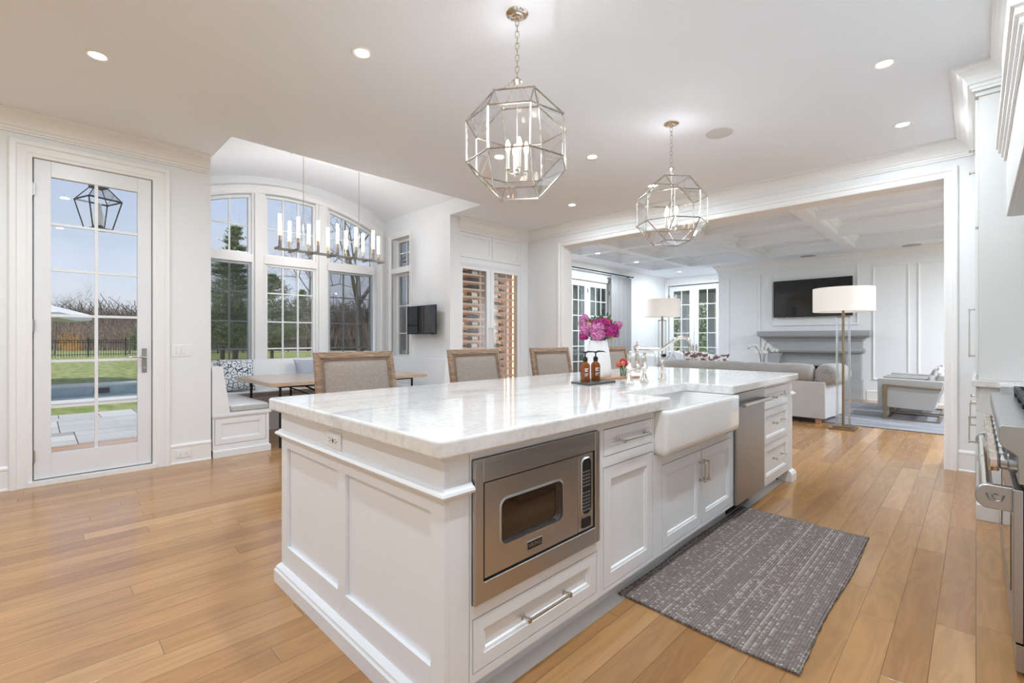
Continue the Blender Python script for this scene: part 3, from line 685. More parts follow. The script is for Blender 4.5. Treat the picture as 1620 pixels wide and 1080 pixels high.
def lantern_pendant(label):
    a, h, cap = .1125, .115, .16           # half edge, half band height, cap height
    root = thing('lantern_pendant', label, 'pendant light', (0,0,0), 'glass lantern pendants over the island')
    z0 = 2.365                              # middle of the cage
    o = a*(1+math.sqrt(2))
    oct_ = [(o, -a), (o, a), (a, o), (-a, o), (-o, a), (-o, -a), (-a, -o), (a, -o)]
    T = [Vector((x, y, z0+h)) for x, y in oct_]; B = [Vector((x, y, z0-h)) for x, y in oct_]
    sq = [(a, -a), (a, a), (-a, a), (-a, -a)]
    TT = [Vector((x, y, z0+h+cap)) for x, y in sq]; BB_ = [Vector((x, y, z0-h-cap)) for x, y in sq]
    f = MB()
    def bar(p, q, r=.0048): f.tube([p, q], r, 6)
    for i in range(8):
        bar(T[i], T[(i+1) % 8]); bar(B[i], B[(i+1) % 8]); bar(T[i], B[i], .0058)
    for i in range(4):
        bar(TT[i], TT[(i+1) % 4]); bar(BB_[i], BB_[(i+1) % 4])
        for k_ in ((2*i-0) % 8, (2*i+7) % 8):
            pass
    # corner i of the squares meets the two octagon vertices of its diagonal
    near = {0: (0, 7), 1: (1, 2), 2: (3, 4), 3: (5, 6)}
    for i, (p, q) in near.items():
        for k_ in (p, q): bar(T[k_], TT[i]); bar(B[k_], BB_[i])
    for P in T+B+TT+BB_: f.ball(P, .0085, 6)
    f.build('cage', M['lantern'], root, local=True, smooth=True)
    g = MB()
    for i in range(8): g.add([T[i], T[(i+1) % 8], B[(i+1) % 8], B[i]], [(0,1,2,3)])
    for i, (p, q) in near.items():
        g.add([T[p], T[q], TT[i]], [(0,1,2)]); g.add([B[p], B[q], BB_[i]], [(0,1,2)])
        j = (i+1) % 4; nq = near[j]
        # wide face between corner i and corner j
        pa, pb = {0: (0,1), 1: (2,3), 2: (4,5), 3: (6,7)}[i]
        g.add([T[pa], T[pb], TT[j], TT[i]], [(0,1,2,3)]); g.add([B[pa], B[pb], BB_[j], BB_[i]], [(0,1,2,3)])
    g.add(BB_, [(0,1,2,3)])
    g.build('glass_panel', M['lglass'], root, local=True)
    MB().lathe([(0,-.03),(.012,-.03),(.018,-.022),(.03,-.02),(.034,-.012),(.05,-.010),(.064,-.004),(.066,0)], (0,0,C), 28).build('canopy', M['nickel'], root, smooth=True, local=True)
    c = MB(); z = C-.03; i = 0
    while z > 2.76:
        L_, W_ = .042, .011
        pts = []
        for s in range(14):
            an = 2*PI*s/14; x = W_*math.cos(an); zz = (L_/2-W_)*(1 if math.sin(an) >= 0 else -1)+W_*math.sin(an)
            pts.append((x, 0, z-L_/2+zz) if i % 2 == 0 else (0, x, z-L_/2+zz))
        c.tube(pts, .0026, 5, closed=True); z -= L_-.008; i += 1
    c.build('chain', M['satin'], root, local=True, smooth=True)
    c = MB(); c.lathe([(0,2.76),(.012,2.76),(.024,2.748),(.03,2.738),(.022,2.730),(.012,2.722),(0,2.718)], (0,0,0), 16); c.tube([(0,0,2.72), (0,0,2.21)], .004, 6)
    c.build('cap', M['satin'], root, local=True, smooth=True)
    for i in range(4):
        c = MB(); p0 = Vector((.02*(1 if i in (0,1) else -1), .02*(-1 if i in (0,3) else 1), 2.738)); p1 = TT[i]
        n = 11
        for s in range(n):
            m_ = p0.lerp(p1, (s+.5)/n); m_.z -= .018*math.sin(PI*(s+.5)/n)
            d = (p1-p0).normalized(); u = d.cross(Vector((0,0,1))).normalized(); w_ = u if s % 2 else d.cross(u)
            c.tube([m_+d*.0078*math.cos(2*PI*q/8)+w_*.0052*math.sin(2*PI*q/8) for q in range(8)], .0015, 4, closed=True)
        c.build('corner_chain', M['satin'], root, local=True)
    st = MB(); st.lathe([(0,2.185),(.008,2.19),(.014,2.205),(.008,2.215),(.012,2.23),(0,2.24)], (0,0,0), 12)
    for i in range(4):
        an = PI/2*i+.4; e = Vector((.055*math.cos(an), .055*math.sin(an), 2.225))
        st.tube([(0,0,2.215), (e.x*.5, e.y*.5, 2.198), (e.x, e.y, 2.206), e], .004, 6); st.lathe([(.013,2.225),(.013,2.231),(.009,2.235)], (e.x, e.y, 0), 10)
    st.build('candle_arm', M['satin'], root, local=True, smooth=True)
    for i in range(4):
        an = PI/2*i+.4; x, y = .055*math.cos(an), .055*math.sin(an)
        cd = MB().lathe([(.0095,2.235),(.0095,2.325)], (x,y,0), 12).build('candle_sleeve', M['candle'], root, local=True, smooth=True)
        b_ = MB().lathe([(0,2.325),(.008,2.328),(.014,2.345),(.0145,2.36),(.010,2.38),(.004,2.395),(0,2.398)], (x,y,0), 12).build('bulb', M['flame'], root, local=True, smooth=True)
    return root
lp = lantern_pendant('clear glass faceted lantern pendant, nearer and larger in view, on a nickel chain')
for i in range(4): pass
lp2 = dup(lp, (-1.895, 3.896, 0), math.radians(53), 'clear glass faceted lantern pendant, the farther one, above the far end of the island')
lp.location = (-1.888, 1.95, 0); lp.rotation_euler.z = math.radians(35)
for root in (lp, lp2):
    for i in range(2):
        an = PI*i+.4; d = bpy.data.lights.new('bulb_light', 'POINT'); d.energy = BULB_W*2; d.color = (.95,.96,1); d.shadow_soft_size = .014
        o = bpy.data.objects.new('bulb_light', d); COL.objects.link(o); o.parent = root; o.location = (.055*math.cos(an), .055*math.sin(an), 2.365)

# linear chandelier in the nook
ch = thing('linear_chandelier', 'long bronze chandelier with twelve lit glass tubes hanging above the nook table', 'chandelier', (-6.2, 2.83, 2.36))
b = MB(); b.box(-6.215, -6.185, 2.068, 3.587, 2.365, 2.395)
near_y = [2.08, 2.30, 2.55, 2.81, 3.07, 3.33]; far_y = [2.30, 2.55, 2.81, 3.07, 3.33, 3.575]
TY = []
for y in near_y: b.box(-6.185, -6.04, y-.013, y+.013, 2.365, 2.391); b.box(-6.066, -6.04, y-.013, y+.013, 2.391, 2.46); TY.append((-6.053, y, 2.46))
for y in far_y: b.box(-6.36, -6.215, y-.013, y+.013, 2.365, 2.391); b.box(-6.36, -6.334, y-.013, y+.013, 2.391, 2.46); TY.append((-6.347, y, 2.46))
b.build('arm', M['pewter'], ch, bevel=.002)
for x, y, z in TY:
    tb = MB().lathe([(.0,z+.06),(.021,z+.06),(.021,z+.32),(0,z+.32)], (x,y,0), 14).build('glass_tube', M['tubelit'], ch, smooth=True)
    MB().lathe([(.011,z-.002),(.011,z+.06)], (x,y,0), 10).build('ferrule', M['bronze'], ch, smooth=True)
for y in (2.42, 3.19):
    MB().tube([(-6.2, y, 2.39), (-6.2, y, vz(y)-.01)], .006, 8).build('hanging_rod', M['satin'], ch, smooth=True)
b = MB(); b.box(-6.26, -6.14, 2.28, 3.36, 3.605, 3.632); b.build('canopy', M['trim'], ch, bevel=.004)
for y in (2.4, 3.2): point_light('tube_light', (-6.2, y, 2.70), 11, .05, ch, color=(.95,.96,1))

# ================================================================== joinery helpers (work in a face's own u, v, w)
def shaker(mb, u0, u1, v0, v1, rail=.055, t=.02, rec=.010, bead=.011):
    """inset framed panel: flat stiles and rails, beaded edge, recessed field; front at w=0"""
    mb.box(u0, u0+rail, v0, v1, -t, 0); mb.box(u1-rail, u1, v0, v1, -t, 0)
    mb.box(u0+rail, u1-rail, v0, v0+rail, -t, 0); mb.box(u0+rail, u1-rail, v1-rail, v1, -t, 0)
    a, b, c, d = u0+rail, u1-rail, v0+rail, v1-rail
    mb.box(a, b, c, d, -t, -rec)
    # sloped bead ring
    ring = [(0,-rec*.25),(-bead,-rec*.45),(-bead-.004,-rec),(0,-rec)]
    mb.sweep(ring, [(a, c), (a, d), (b, d), (b, c)], closed=True)
def pull(u0, v0, u1, v1, standoff=.032, r=.0055, foot=.009):
    """bar pull between two feet, in face space"""
    m = MB(); d = Vector((u1-u0, v1-v0, 0)).normalized(); n = Vector((-d.y, d.x, 0))
    def bx(c, hu, hn, w0, w1):
        pts = [c+d*a*hu+n*b*hn for a, b in ((-1,-1),(1,-1),(1,1),(-1,1))]
        m.prism([(p.x, p.y, w0) for p in pts], (0, 0, w1-w0))
    a, b = Vector((u0, v0, 0)), Vector((u1, v1, 0))
    for p in (a+d*.012, b-d*.012):
        bx(p, foot, foot, 0, .005); bx(p, .0055, .0055, .005, standoff-.002); bx(p, .0085, .0085, standoff-.004, standoff+.008)
    mid = (a+b)/2; bx(mid, (b-a).length/2-.002, r*.8, standoff-.002, standoff+.0065)
    return m
def put_pull(fm, root, u0, v0, u1, v1, mname='satin', **k):
    m = pull(u0, v0, u1, v1, **k); m.v = [tuple(fm @ Vector(p)) for p in m.v]
    return m.build('handle', M[mname], root, bevel=.0012, seg=1)
def carcass(root, fm, u0, u1, v0, v1, depth, openings, frame_t=.02, mname='paint', name='face_frame'):
    """face frame with rectangular openings (u0,u1,v0,v1) plus the box behind it"""
    us = sorted({u0, u1, *[o[0] for o in openings], *[o[1] for o in openings]})
    vs = sorted({v0, v1, *[o[2] for o in openings], *[o[3] for o in openings]})
    f = MB(); f.M = fm
    for i in range(len(us)-1):
        j = 0
        while j < len(vs)-1:
            def hole(j): 
                cu, cv = (us[i]+us[i+1])/2, (vs[j]+vs[j+1])/2
                return any(o[0] < cu < o[1] and o[2] < cv < o[3] for o in openings)
            if hole(j): j += 1; continue
            k_ = j
            while k_+1 < len(vs)-1 and not hole(k_+1): k_ += 1
            f.box(us[i], us[i+1], vs[j], vs[k_+1], -frame_t, 0); j = k_+1
    f.build(name, M[mname], root)
    b = MB(); b.M = fm; b.box(u0, u1, v0, v1, -depth, -frame_t-.006); b.build('body', M[mname], root)

# ================================================================== the island
FXI = -1.17; F = face('+x', (FXI, 0, 0)); IZ = .884          # front face plane, underside of the worktop
G = .0042
isl = thing('kitchen_island', 'white panelled island base with corner posts, plinth and end panel', 'kitchen island', (-1.9, 2.8, 0))
m = MB(); m.box(-2.20, -1.79, 1.0, 4.62, .10, IZ); m.box(-2.20, -1.30, 1.0, 1.03, .1, IZ); m.box(-2.20, -1.795, 1.0, 4.62, 0, .10); m.build('body', M['paint'], isl)
def end_panel(y, n, x0=-2.55, x1=-1.17):
    o = (0, y, 0); fm = face(n, o); s = 1 if n == '-y' else -1
    m = MB(); m.M = fm; U = lambda x: x*s
    def bx(a, b, *r): m.box(min(U(a), U(b)), max(U(a), U(b)), *r)
    bx(x0, x1, .09, IZ, -.10, -.016)
    # stiles / rails around the two fields
    bx(x0, -2.475, .09, .76, -.016, 0); bx(-1.905, -1.84, .09, .76, -.016, 0); bx(-1.245, x1, .09, .76, -.016, 0)
    for a, b in ((-2.475, -1.905), (-1.84, -1.245)): bx(a, b, .09, .20, -.016, 0); bx(a, b, .697, .76, -.016, 0)
    bx(x0, x1, .76, IZ, -.016, .002)
    return m.build('end_panel', M['paint'], isl, bevel=.0015, seg=1)
end_panel(.885, '-y'); end_panel(4.74, '+y')
# corner posts on the front
for y0, y1 in ((.885, .985), (4.645, 4.74)):
    m = MB(); m.box(-1.26, FXI, y0+.101 if y0 < 1 else y0, y1 if y0 < 1 else y1-.101, .0, IZ) if False else m.box(-1.26, FXI+.001, y0+(.10 if y0 < 1 else 0), y1-(.10 if y0 > 1 else 0)+.001, 0, IZ)
    m.build('post', M['paint'], isl)
m = MB(); m.box(-1.25, FXI+.001, 4.625, 4.742, .0, IZ); m.build('post', M['paint'], isl)
m = MB(); MP = [(0,.745),(.006,.745),(.010,.752),(.022,.758),(.026,.766),(.022,.774),(.012,.778),(.008,.786),(0,.788)]
m.sweep([(-o, h) for o, h in MP], [(-2.20, .96), (-2.55, .96), (-2.55, .885), (FXI, .885), (FXI, .985)]) if False else m.sweep([(-o, h) for o, h in MP], [(-2.55, 1.0), (-2.55, .885), (FXI, .885), (FXI, .990)])
m.build('belt_moulding', M['paint'], isl, smooth=True); m = MB()
m.sweep([(-o, h) for o, h in MP], [(FXI, 4.640), (FXI, 4.742), (-2.55, 4.742)])
m.build('belt_moulding', M['paint'], isl, smooth=True)
m = MB(); PB = [(0,0),(.028,0),(.028,.062),(.022,.070),(.020,.080),(.010,.090),(.004,.096),(0,.096)]
m.sweep([(-o, h) for o, h in PB], [(-2.55, 1.0), (-2.55, .885), (FXI-.03, .885)])
m.sweep([(-o, h) for o, h in PB], [(FXI, 4.625), (FXI, 4.742), (-2.55, 4.742), (-2.55, 4.6)])
m.box(-1.28, FXI-.03, .886, 4.625, 0, .001)
m.build('plinth', M['paint'], isl)
m = MB(); m.box(-1.30, -1.268, .90, 3.44, .0, .125); m.box(-1.30, -1.268, 3.90, 4.62, 0, .105); m.box(-1.30, FXI, 3.925, 3.945, 0, .10) if False else None
m.build('toe_kick', M['paint'], isl)
# under-edge trim of the worktop (small bed moulding)
m = MB(); m.sweep([(-o, h) for o, h in [(0,.868),(.010,.872),(.022,.884),(0,.884)]], [(-2.55, 1.0), (-2.55, .885), (FXI, .885)]); m.build('bed_moulding', M['paint'], isl)

# outlet on the end
ol = thing('outlet', 'white double power outlet on the near end of the island, under the marble', 'outlet', (-1.92, .875, .78))
MB().box(-1.985, -1.862, .874, .883, .787, .858).build('cover_plate', M['plate'], ol, bevel=.003)
m = MB()
for u in (-1.95, -1.897): m.box(u-.017, u+.017, .8715, .8745, .806, .839)
m.build('socket', M['plate'], ol, bevel=.002)
m = MB()
for u in (-1.95, -1.897):
    m.box(u-.008, u+.000, .8705, .872, .828, .831); m.box(u-.008, u, .8705, .872, .815, .818); m.box(u+.007, u+.011, .8705, .872, .820, .825)
m.box(-1.9265, -1.9205, .8705, .872, .816, .829)
m.build('slots', M['slot'], ol)

# worktop with the sink notch
T0, T1 = .886, .945
CT = [(-2.615, .838), (-1.128, .838), (-1.128, 2.325), (-1.455, 2.325), (-1.455, 3.195), (-1.128, 3.195), (-1.128, 4.79), (-2.615, 4.79)]
def round_poly(P, rads, n=4):
    out = []
    for i, p in enumerate(P):
        r = rads[i]; p = Vector(p); a = (Vector(P[i-1])-p).normalized(); b = (Vector(P[(i+1) % len(P)])-p).normalized()
        if r <= 0: out.append(p); continue
        s, e = p+a*r, p+b*r; c = p+a*r+b*r
        for k_ in range(n+1):
            t_ = k_/n; q = s*(1-t_)**2+p*2*t_*(1-t_)+e*t_**2; out.append(q)
    return out
pts = round_poly(CT, [.03, .03, .02, .012, .012, .02, .03, .03])
m = MB(); m.prism([(p.x, p.y, T0) for p in pts], (0, 0, T1-T0))
o = m.build('island_worktop', M['marble'], bevel=.013, seg=4, smooth=True, angle=50)
tag(o, 'thick white and grey marble worktop covering the long island', 'countertop')

# --- microwave unit
cab = thing('microwave_cabinet', 'white island cabinet holding the microwave, with one wide drawer below', 'cabinet', (FXI-.3, 1.35, .12))
MW = (.995, 1.707, .378, .856); DR = (.998, 1.706, .150, .332)
carcass(cab, F, .985, 1.735, .122, IZ, .13, [MW, DR], mname='paint')
d = MB(); d.M = F; shaker(d, DR[0]+G, DR[1]-G, DR[2]+G, DR[3]-G, rail=.046, rec=.012); d.build('drawer', M['paint'], cab)
put_pull(F, cab, 1.225, .243, 1.485, .243)
mw = thing('microwave', 'built-in stainless microwave with a dark window and a black keypad', 'microwave', (FXI, 1.35, .378))
m = MB(); m.M = F
a, b, c_, e_ = MW
ia, ib, ic, ie = 1.034, 1.672, .447, .776
m.box(a+.002, ia, c_+.002, e_-.002, -.02, .016); m.box(ib, b-.002, c_+.002, e_-.002, -.02, .016); m.box(ia, ib, c_+.002, ic, -.02, .016); m.box(ia, ib, ie, e_-.002, -.02, .016)
m.build('trim_frame', M['steel'], mw, bevel=.0015, seg=1)
m = MB(); m.M = F; m.box(ia, ib, ic, ie, -.10, -.03); m.build('cavity', M['black'], mw)
def rrect(u0, u1, v0, v1, r, n=5):
    P = []
    for cx, cy, a0 in ((u1-r, v1-r, 0), (u0+r, v1-r, 90), (u0+r, v0+r, 180), (u1-r, v0+r, 270)):
        for k_ in range(n+1):
            t_ = math.radians(a0+90*k_/n); P.append((cx+r*math.cos(t_), cy+r*math.sin(t_)))
    return P
def plate_with_hole(mb, u0, u1, v0, v1, hole, w0, w1):
    """rectangular plate with a rounded hole, front at w1 and an inner wall to w0"""
    n = len(hole); cu = sum(p[0] for p in hole)/n; cv = sum(p[1] for p in hole)/n
    outer = []
    for p in hole:
        dx, dy = p[0]-cu, p[1]-cv
        tx = ((u1-cu)/dx if dx > 0 else (u0-cu)/dx) if abs(dx) > 1e-9 else 1e9
        ty = ((v1-cv)/dy if dy > 0 else (v0-cv)/dy) if abs(dy) > 1e-9 else 1e9
        t_ = min(tx, ty); outer.append((cu+dx*t_, cv+dy*t_))
    # snap nearest to corners
    for cc in ((u0,v0),(u1,v0),(u1,v1),(u0,v1)):
        k_ = min(range(n), key=lambda i: (outer[i][0]-cc[0])**2+(outer[i][1]-cc[1])**2); outer[k_] = cc
    vs = [(p[0], p[1], w1) for p in hole]+[(p[0], p[1], w1) for p in outer]+[(p[0], p[1], w0) for p in hole]+[(p[0], p[1], w0) for p in outer]
    fs = []
    for i in range(n):
        j = (i+1) % n
        fs += [(i, j, n+j, n+i), (i, 2*n+i, 2*n+j, j), (n+i, n+j, 3*n+j, 3*n+i), (2*n+i, 3*n+i, 3*n+j, 2*n+j)]
    mb.add(vs, fs)
m = MB(); m.M = F
win = rrect(1.118, 1.452, .542, .696, .026)
plate_with_hole(m, 1.043, 1.556, .455, .770, win, -.012, .010); dr_ = m.build('door', M['steel'], mw)
m = MB(); m.M = F; m.prism([(p[0], p[1], -.010) for p in win], (0,0,.004)); m.build('door_window', M['darkglass'], mw)
m = MB(); m.M = F; ro = rrect(1.110, 1.460, .534, .704, .032)
n = len(win); m.add([(p[0], p[1], .0135) for p in win]+[(p[0], p[1], .0105) for p in ro], [(i, (i+1) % n, n+(i+1) % n, n+i) for i in range(n)])
m.build('window_bezel', M['steel_r'], mw)
m = MB(); m.M = F; m.box(1.560, 1.664, .455, .770, -.012, .010); m.build('control_panel', M['steel'], mw, bevel=.002)
m = MB(); m.M = F; m.prism([(p[0], p[1], .010) for p in rrect(1.580, 1.643, .523, .752, .022)], (0,0,.003)); kp = m.build('keypad', M['black'], mw)
m = MB(); m.M = F; ro = rrect(1.575, 1.648, .518, .757, .026); ri = rrect(1.580, 1.643, .523, .752, .022); n = len(ro)
m.add([(p[0], p[1], .0155) for p in ri]+[(p[0], p[1], .0105) for p in ro], [(i, (i+1) % n, n+(i+1) % n, n+i) for i in range(n)]); m.build('keypad_bezel', M['steel_r'], mw)
M['keytxt'] = mat('grey_key_print', (.20,.20,.20), .5)
m = MB(); m.M = F
for r_ in range(12):
    for q in range(3):
        if r_ == 6: continue
        m.box(1.587+q*.018, 1.599+q*.018, .535+r_*.0145, .5405+r_*.0145, .013, .0138)
m.build('keys', M['keytxt'], kp)
m = MB(); m.M = F; m.box(1.590, 1.634, .722, .742, .013, .0138); m.build('clock_display', M['blackglass'], kp)
m = MB(); m.M = F; m.prism([(p[0], p[1], .010) for p in rrect(1.583, 1.642, .465, .505, .006)], (0,0,.004)); m.build('door_button', M['black'], mw)
m = MB(); m.M = F; m.box(1.248, 1.332, .480, .512, .010, .0125); bd = m.build('badge', M['steel_r'], mw, bevel=.001)
m = MB(); m.M = F; m.box(1.251, 1.329, .483, .509, .0125, .0130); m.build('badge_field', M['black'], bd)
def text_mesh(name, s, size, fm, m, parent, extrude=.0006, align='CENTER', font=None):
    cu = bpy.data.curves.new(name, 'FONT'); cu.body = s; cu.size = size; cu.extrude = extrude; cu.align_x = align; cu.align_y = 'CENTER'
    tmp = bpy.data.objects.new(name, cu); dg = bpy.context.evaluated_depsgraph_get(); COL.objects.link(tmp); dg.update()
    me = bpy.data.meshes.new_from_object(tmp.evaluated_get(bpy.context.evaluated_depsgraph_get())); bpy.data.objects.remove(tmp)
    me.transform(fm); org = LOC[parent.name]; me.transform(Matrix.Translation(-org)); me.materials.clear(); me.materials.append(m)
    o = bpy.data.objects.new(name, me); COL.objects.link(o); o.parent = parent; LOC[o.name] = org; return o
def at(fm, u, v, w): return fm @ Matrix.Translation((u, v, w))
text_mesh('lettering', 'VIKING', .0215, at(F, 1.29, .4955, .0132), M['steel_r'], bd)

# --- narrow cabinet with drawer over door
cab = thing('drawer_and_door_cabinet', 'narrow white island cabinet between microwave and sink, small drawer over a tall door', 'cabinet', (FXI-.3, 2.0, .12))
DR = (1.755, 2.203, .725, .850); DO = (1.755, 2.203, .140, .680)
carcass(cab, F, 1.736, 2.212, .122, IZ, .13, [DR, DO])
d = MB(); d.M = F; shaker(d, DR[0]+G, DR[1]-G, DR[2]+G, DR[3]-G, rail=.036, rec=.012); d.build('drawer', M['paint'], cab)
d = MB(); d.M = F; shaker(d, DO[0]+G, DO[1]-G, DO[2]+G, DO[3]-G, rail=.055, rec=.012); d.build('door', M['paint'], cab)
put_pull(F, cab, 1.86, .788, 2.12, .788)
# --- sink cabinet
cab = thing('sink_cabinet', 'white two-door island cabinet under the farmhouse sink', 'cabinet', (FXI-.3, 2.8, .12))
D1_ = (2.30, 2.792, .140, .590); D2_ = (2.800, 3.288, .140, .590)
carcass(cab, F, 2.213, 3.318, .122, .655, .13, [(2.30, 3.288, .140, .590)])
for D_ in (D1_, D2_):
    d = MB(); d.M = F; shaker(d, D_[0]+G, D_[1]-G*.3, D_[2]+G, D_[3]-G, rail=.055, rec=.012); d.build('door', M['paint'], cab)
put_pull(F, cab, 2.770, .400, 2.770, .530); put_pull(F, cab, 2.825, .400, 2.825, .530)
# --- farmhouse sink
sk = thing('farmhouse_sink', 'white glazed farmhouse sink with a deep apron front', 'sink', (-1.3, 2.73, .658))
def sink_mesh():
    m = MB(); X0, X1, Y0, Y1, z0, z1 = -1.57, -1.098, 2.218, 3.238, .658, .884
    # outer shell + inner bowl
    n = 7
    def ring(x0, x1, y0, y1, z, r):
        return [(p[0], p[1], z) for p in rrect(x0, x1, y0, y1, r, n)]
    R = [ring(X0+.01, X1-.012, Y0+.012, Y1-.012, z0, .02), ring(X0, X1-.003, Y0+.002, Y1-.002, z0+.014, .028), ring(X0, X1, Y0, Y1, z0+.04, .03), ring(X0, X1, Y0, Y1, .86, .03),
         ring(X0, X1, Y0, Y1, .876, .03), ring(X0+.004, X1-.006, Y0+.006, Y1-.006, z1, .026),
         ring(X0+.03, X1-.030, Y0+.03, Y1-.03, z1, .03), ring(X0+.036, X1-.036, Y0+.036, Y1-.036, z1-.01, .035), ring(X0+.045, X1-.042, Y0+.045, Y1-.045, .70, .05), ring(X0+.08, X1-.08, Y0+.08, Y1-.08, .685, .06)]
    k_ = len(R[0]); vs = sum(R, [])
    fs = [(i*k_+j, i*k_+(j+1) % k_, (i+1)*k_+(j+1) % k_, (i+1)*k_+j) for i in range(len(R)-1) for j in range(k_)]
    fs += [tuple(range(k_))[::-1], tuple((len(R)-1)*k_+j for j in range(k_))]
    m.add(vs, fs); return m
sink_mesh().build('basin', M['porcelain'], sk, smooth=True, angle=60)
MB().lathe([(0,.6875),(.03,.6875),(.038,.690),(.04,.686)], (-1.34, 2.73, 0), 20).build('drain', M['nickel'], sk, smooth=True)
# --- dishwasher
dw = thing('dishwasher', 'stainless dishwasher with a round bar handle, between sink and drawers', 'dishwasher', (FXI-.3, 3.63, .0))
m = MB(); m.box(-1.78, FXI-.03, 3.322, 3.918, .10, IZ); m.build('body', M['black'], dw)
m = MB(); m.box(FXI-.028, FXI+.018, 3.325, 3.915, .118, .800); m.box(FXI-.028, FXI+.018, 3.325, 3.915, .803, .878); m.build('door', M['steel_v'], dw, bevel=.002)
m = MB(); m.tube([(FXI+.062, 3.335, .800), (FXI+.062, 3.905, .800)], .0135, 14); 
for y in (3.355, 3.885): m.box(FXI+.018, FXI+.064, y-.012, y+.012, .790, .810)
m.build('handle', M['steel_r'], dw, smooth=True)
MB().box(-1.30, -1.262, 3.45, 3.895, 0, .10).build('toe_panel', M['black'], dw)
# --- three-drawer cabinet
cab = thing('drawer_cabinet', 'white three-drawer island cabinet at the far end beside the dishwasher', 'cabinet', (FXI-.3, 4.3, .10))
ops = [(3.965, 4.600, .696, .866), (3.965, 4.600, .418, .690), (3.965, 4.600, .120, .412)]
carcass(cab, F, 3.925, 4.624, .104, IZ, .13, ops)
for o in ops:
    d = MB(); d.M = F; shaker(d, o[0]+G, o[1]-G, o[2]+G, o[3]-G, rail=.045, rec=.012); d.build('drawer', M['paint'], cab)
    z = (o[2]+o[3])/2+(.0 if o[2] > .6 else .02); put_pull(F, cab, 4.17, z, 4.42, z)

# ================================================================== right-hand side: cabinets, range, hood
F0 = face('-x', (-.005, 0, 0))             # u = -y
tc_ = thing('tall_cabinet', 'tall white wall cabinet reaching the crown at the far right', 'cabinet', (.3, 5.4, .965))
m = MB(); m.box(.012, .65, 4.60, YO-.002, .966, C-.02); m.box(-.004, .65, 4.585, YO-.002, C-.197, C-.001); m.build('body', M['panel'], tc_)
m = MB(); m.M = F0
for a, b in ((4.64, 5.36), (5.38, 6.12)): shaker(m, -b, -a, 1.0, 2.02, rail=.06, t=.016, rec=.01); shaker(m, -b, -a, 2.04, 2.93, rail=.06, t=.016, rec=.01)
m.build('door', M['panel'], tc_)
for y, z0, z1 in ((5.33, 1.10, 1.50), (4.70, 2.93, 2.98), (5.33, 2.10, 2.2)):
    if z0 == 1.10: put_pull(F0, tc_, -y, z0-.0, -y, z1)
for y, z in ((4.72, 2.60), (4.72, 2.44)):
    m = MB(); m.lathe([(.010,-.006),(.010,-.010),(.005,-.014),(.005,-.024),(.012,-.030),(.012,-.036),(0,-.038)], (0, y, z), 12, 'x'); m.build('knob', M['satin'], tc_, smooth=True)
bc = thing('base_cabinet', 'white base cabinet under the marble ledge at the far right', 'cabinet', (.3, 5.4, 0))
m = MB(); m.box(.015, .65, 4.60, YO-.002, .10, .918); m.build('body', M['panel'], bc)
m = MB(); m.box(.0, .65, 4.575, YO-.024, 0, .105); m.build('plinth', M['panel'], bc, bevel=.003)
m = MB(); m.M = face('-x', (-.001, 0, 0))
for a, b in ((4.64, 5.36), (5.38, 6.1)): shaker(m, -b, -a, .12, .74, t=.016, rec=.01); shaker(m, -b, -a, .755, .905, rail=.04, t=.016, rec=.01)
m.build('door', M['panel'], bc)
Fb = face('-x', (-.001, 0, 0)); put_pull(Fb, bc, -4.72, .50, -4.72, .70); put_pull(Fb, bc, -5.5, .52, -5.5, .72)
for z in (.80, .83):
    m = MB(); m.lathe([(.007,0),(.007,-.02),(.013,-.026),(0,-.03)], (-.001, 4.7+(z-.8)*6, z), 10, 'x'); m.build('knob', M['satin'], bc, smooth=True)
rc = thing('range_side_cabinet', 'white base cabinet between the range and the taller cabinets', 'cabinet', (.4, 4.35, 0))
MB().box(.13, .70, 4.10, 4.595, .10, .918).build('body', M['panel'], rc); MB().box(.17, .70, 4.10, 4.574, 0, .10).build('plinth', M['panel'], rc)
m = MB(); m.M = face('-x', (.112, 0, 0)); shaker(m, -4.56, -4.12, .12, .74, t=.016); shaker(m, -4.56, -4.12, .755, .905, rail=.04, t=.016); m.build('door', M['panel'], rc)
m = MB(); P = [(.105, 4.095), (.66, 4.095), (.66, YO-.004), (-.022, YO-.004), (-.022, 4.56), (.105, 4.56)]
m.prism([(x, y, .920) for x, y in P], (0, 0, .045)); o = m.build('wall_worktop', M['marble'], bevel=.004); tag(o, 'white marble ledge at the far right behind the range', 'countertop')
struct(MB().box(.70, .85, -3.4, YO, 0, C).build('wall_right', M['wall'], local=True))
# soffit and hood
hd = thing('range_hood', 'white panelled range hood hanging over the range at the upper right', 'range hood', (.4, 3.3, 1.98))
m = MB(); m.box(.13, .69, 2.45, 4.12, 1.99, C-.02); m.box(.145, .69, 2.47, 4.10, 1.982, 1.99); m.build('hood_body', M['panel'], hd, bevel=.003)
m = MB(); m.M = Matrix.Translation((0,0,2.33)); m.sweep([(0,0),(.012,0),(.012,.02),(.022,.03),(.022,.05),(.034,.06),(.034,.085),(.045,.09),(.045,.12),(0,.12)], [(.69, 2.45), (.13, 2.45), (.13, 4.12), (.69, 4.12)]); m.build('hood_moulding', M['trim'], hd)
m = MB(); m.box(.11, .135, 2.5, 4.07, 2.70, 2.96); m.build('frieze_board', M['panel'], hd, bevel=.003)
MB().box(.20, .66, 2.55, 4.02, 1.972, 1.983).build('liner', M['steel'], hd)
struct(MB().box(.20, .70, 4.12, 4.598, C-.2, C).build('wall_soffit', M['wall'], local=True)); struct(MB().box(.20, .70, -3.4, 2.448, 2.0, C).build('wall_soffit', M['wall'], local=True))
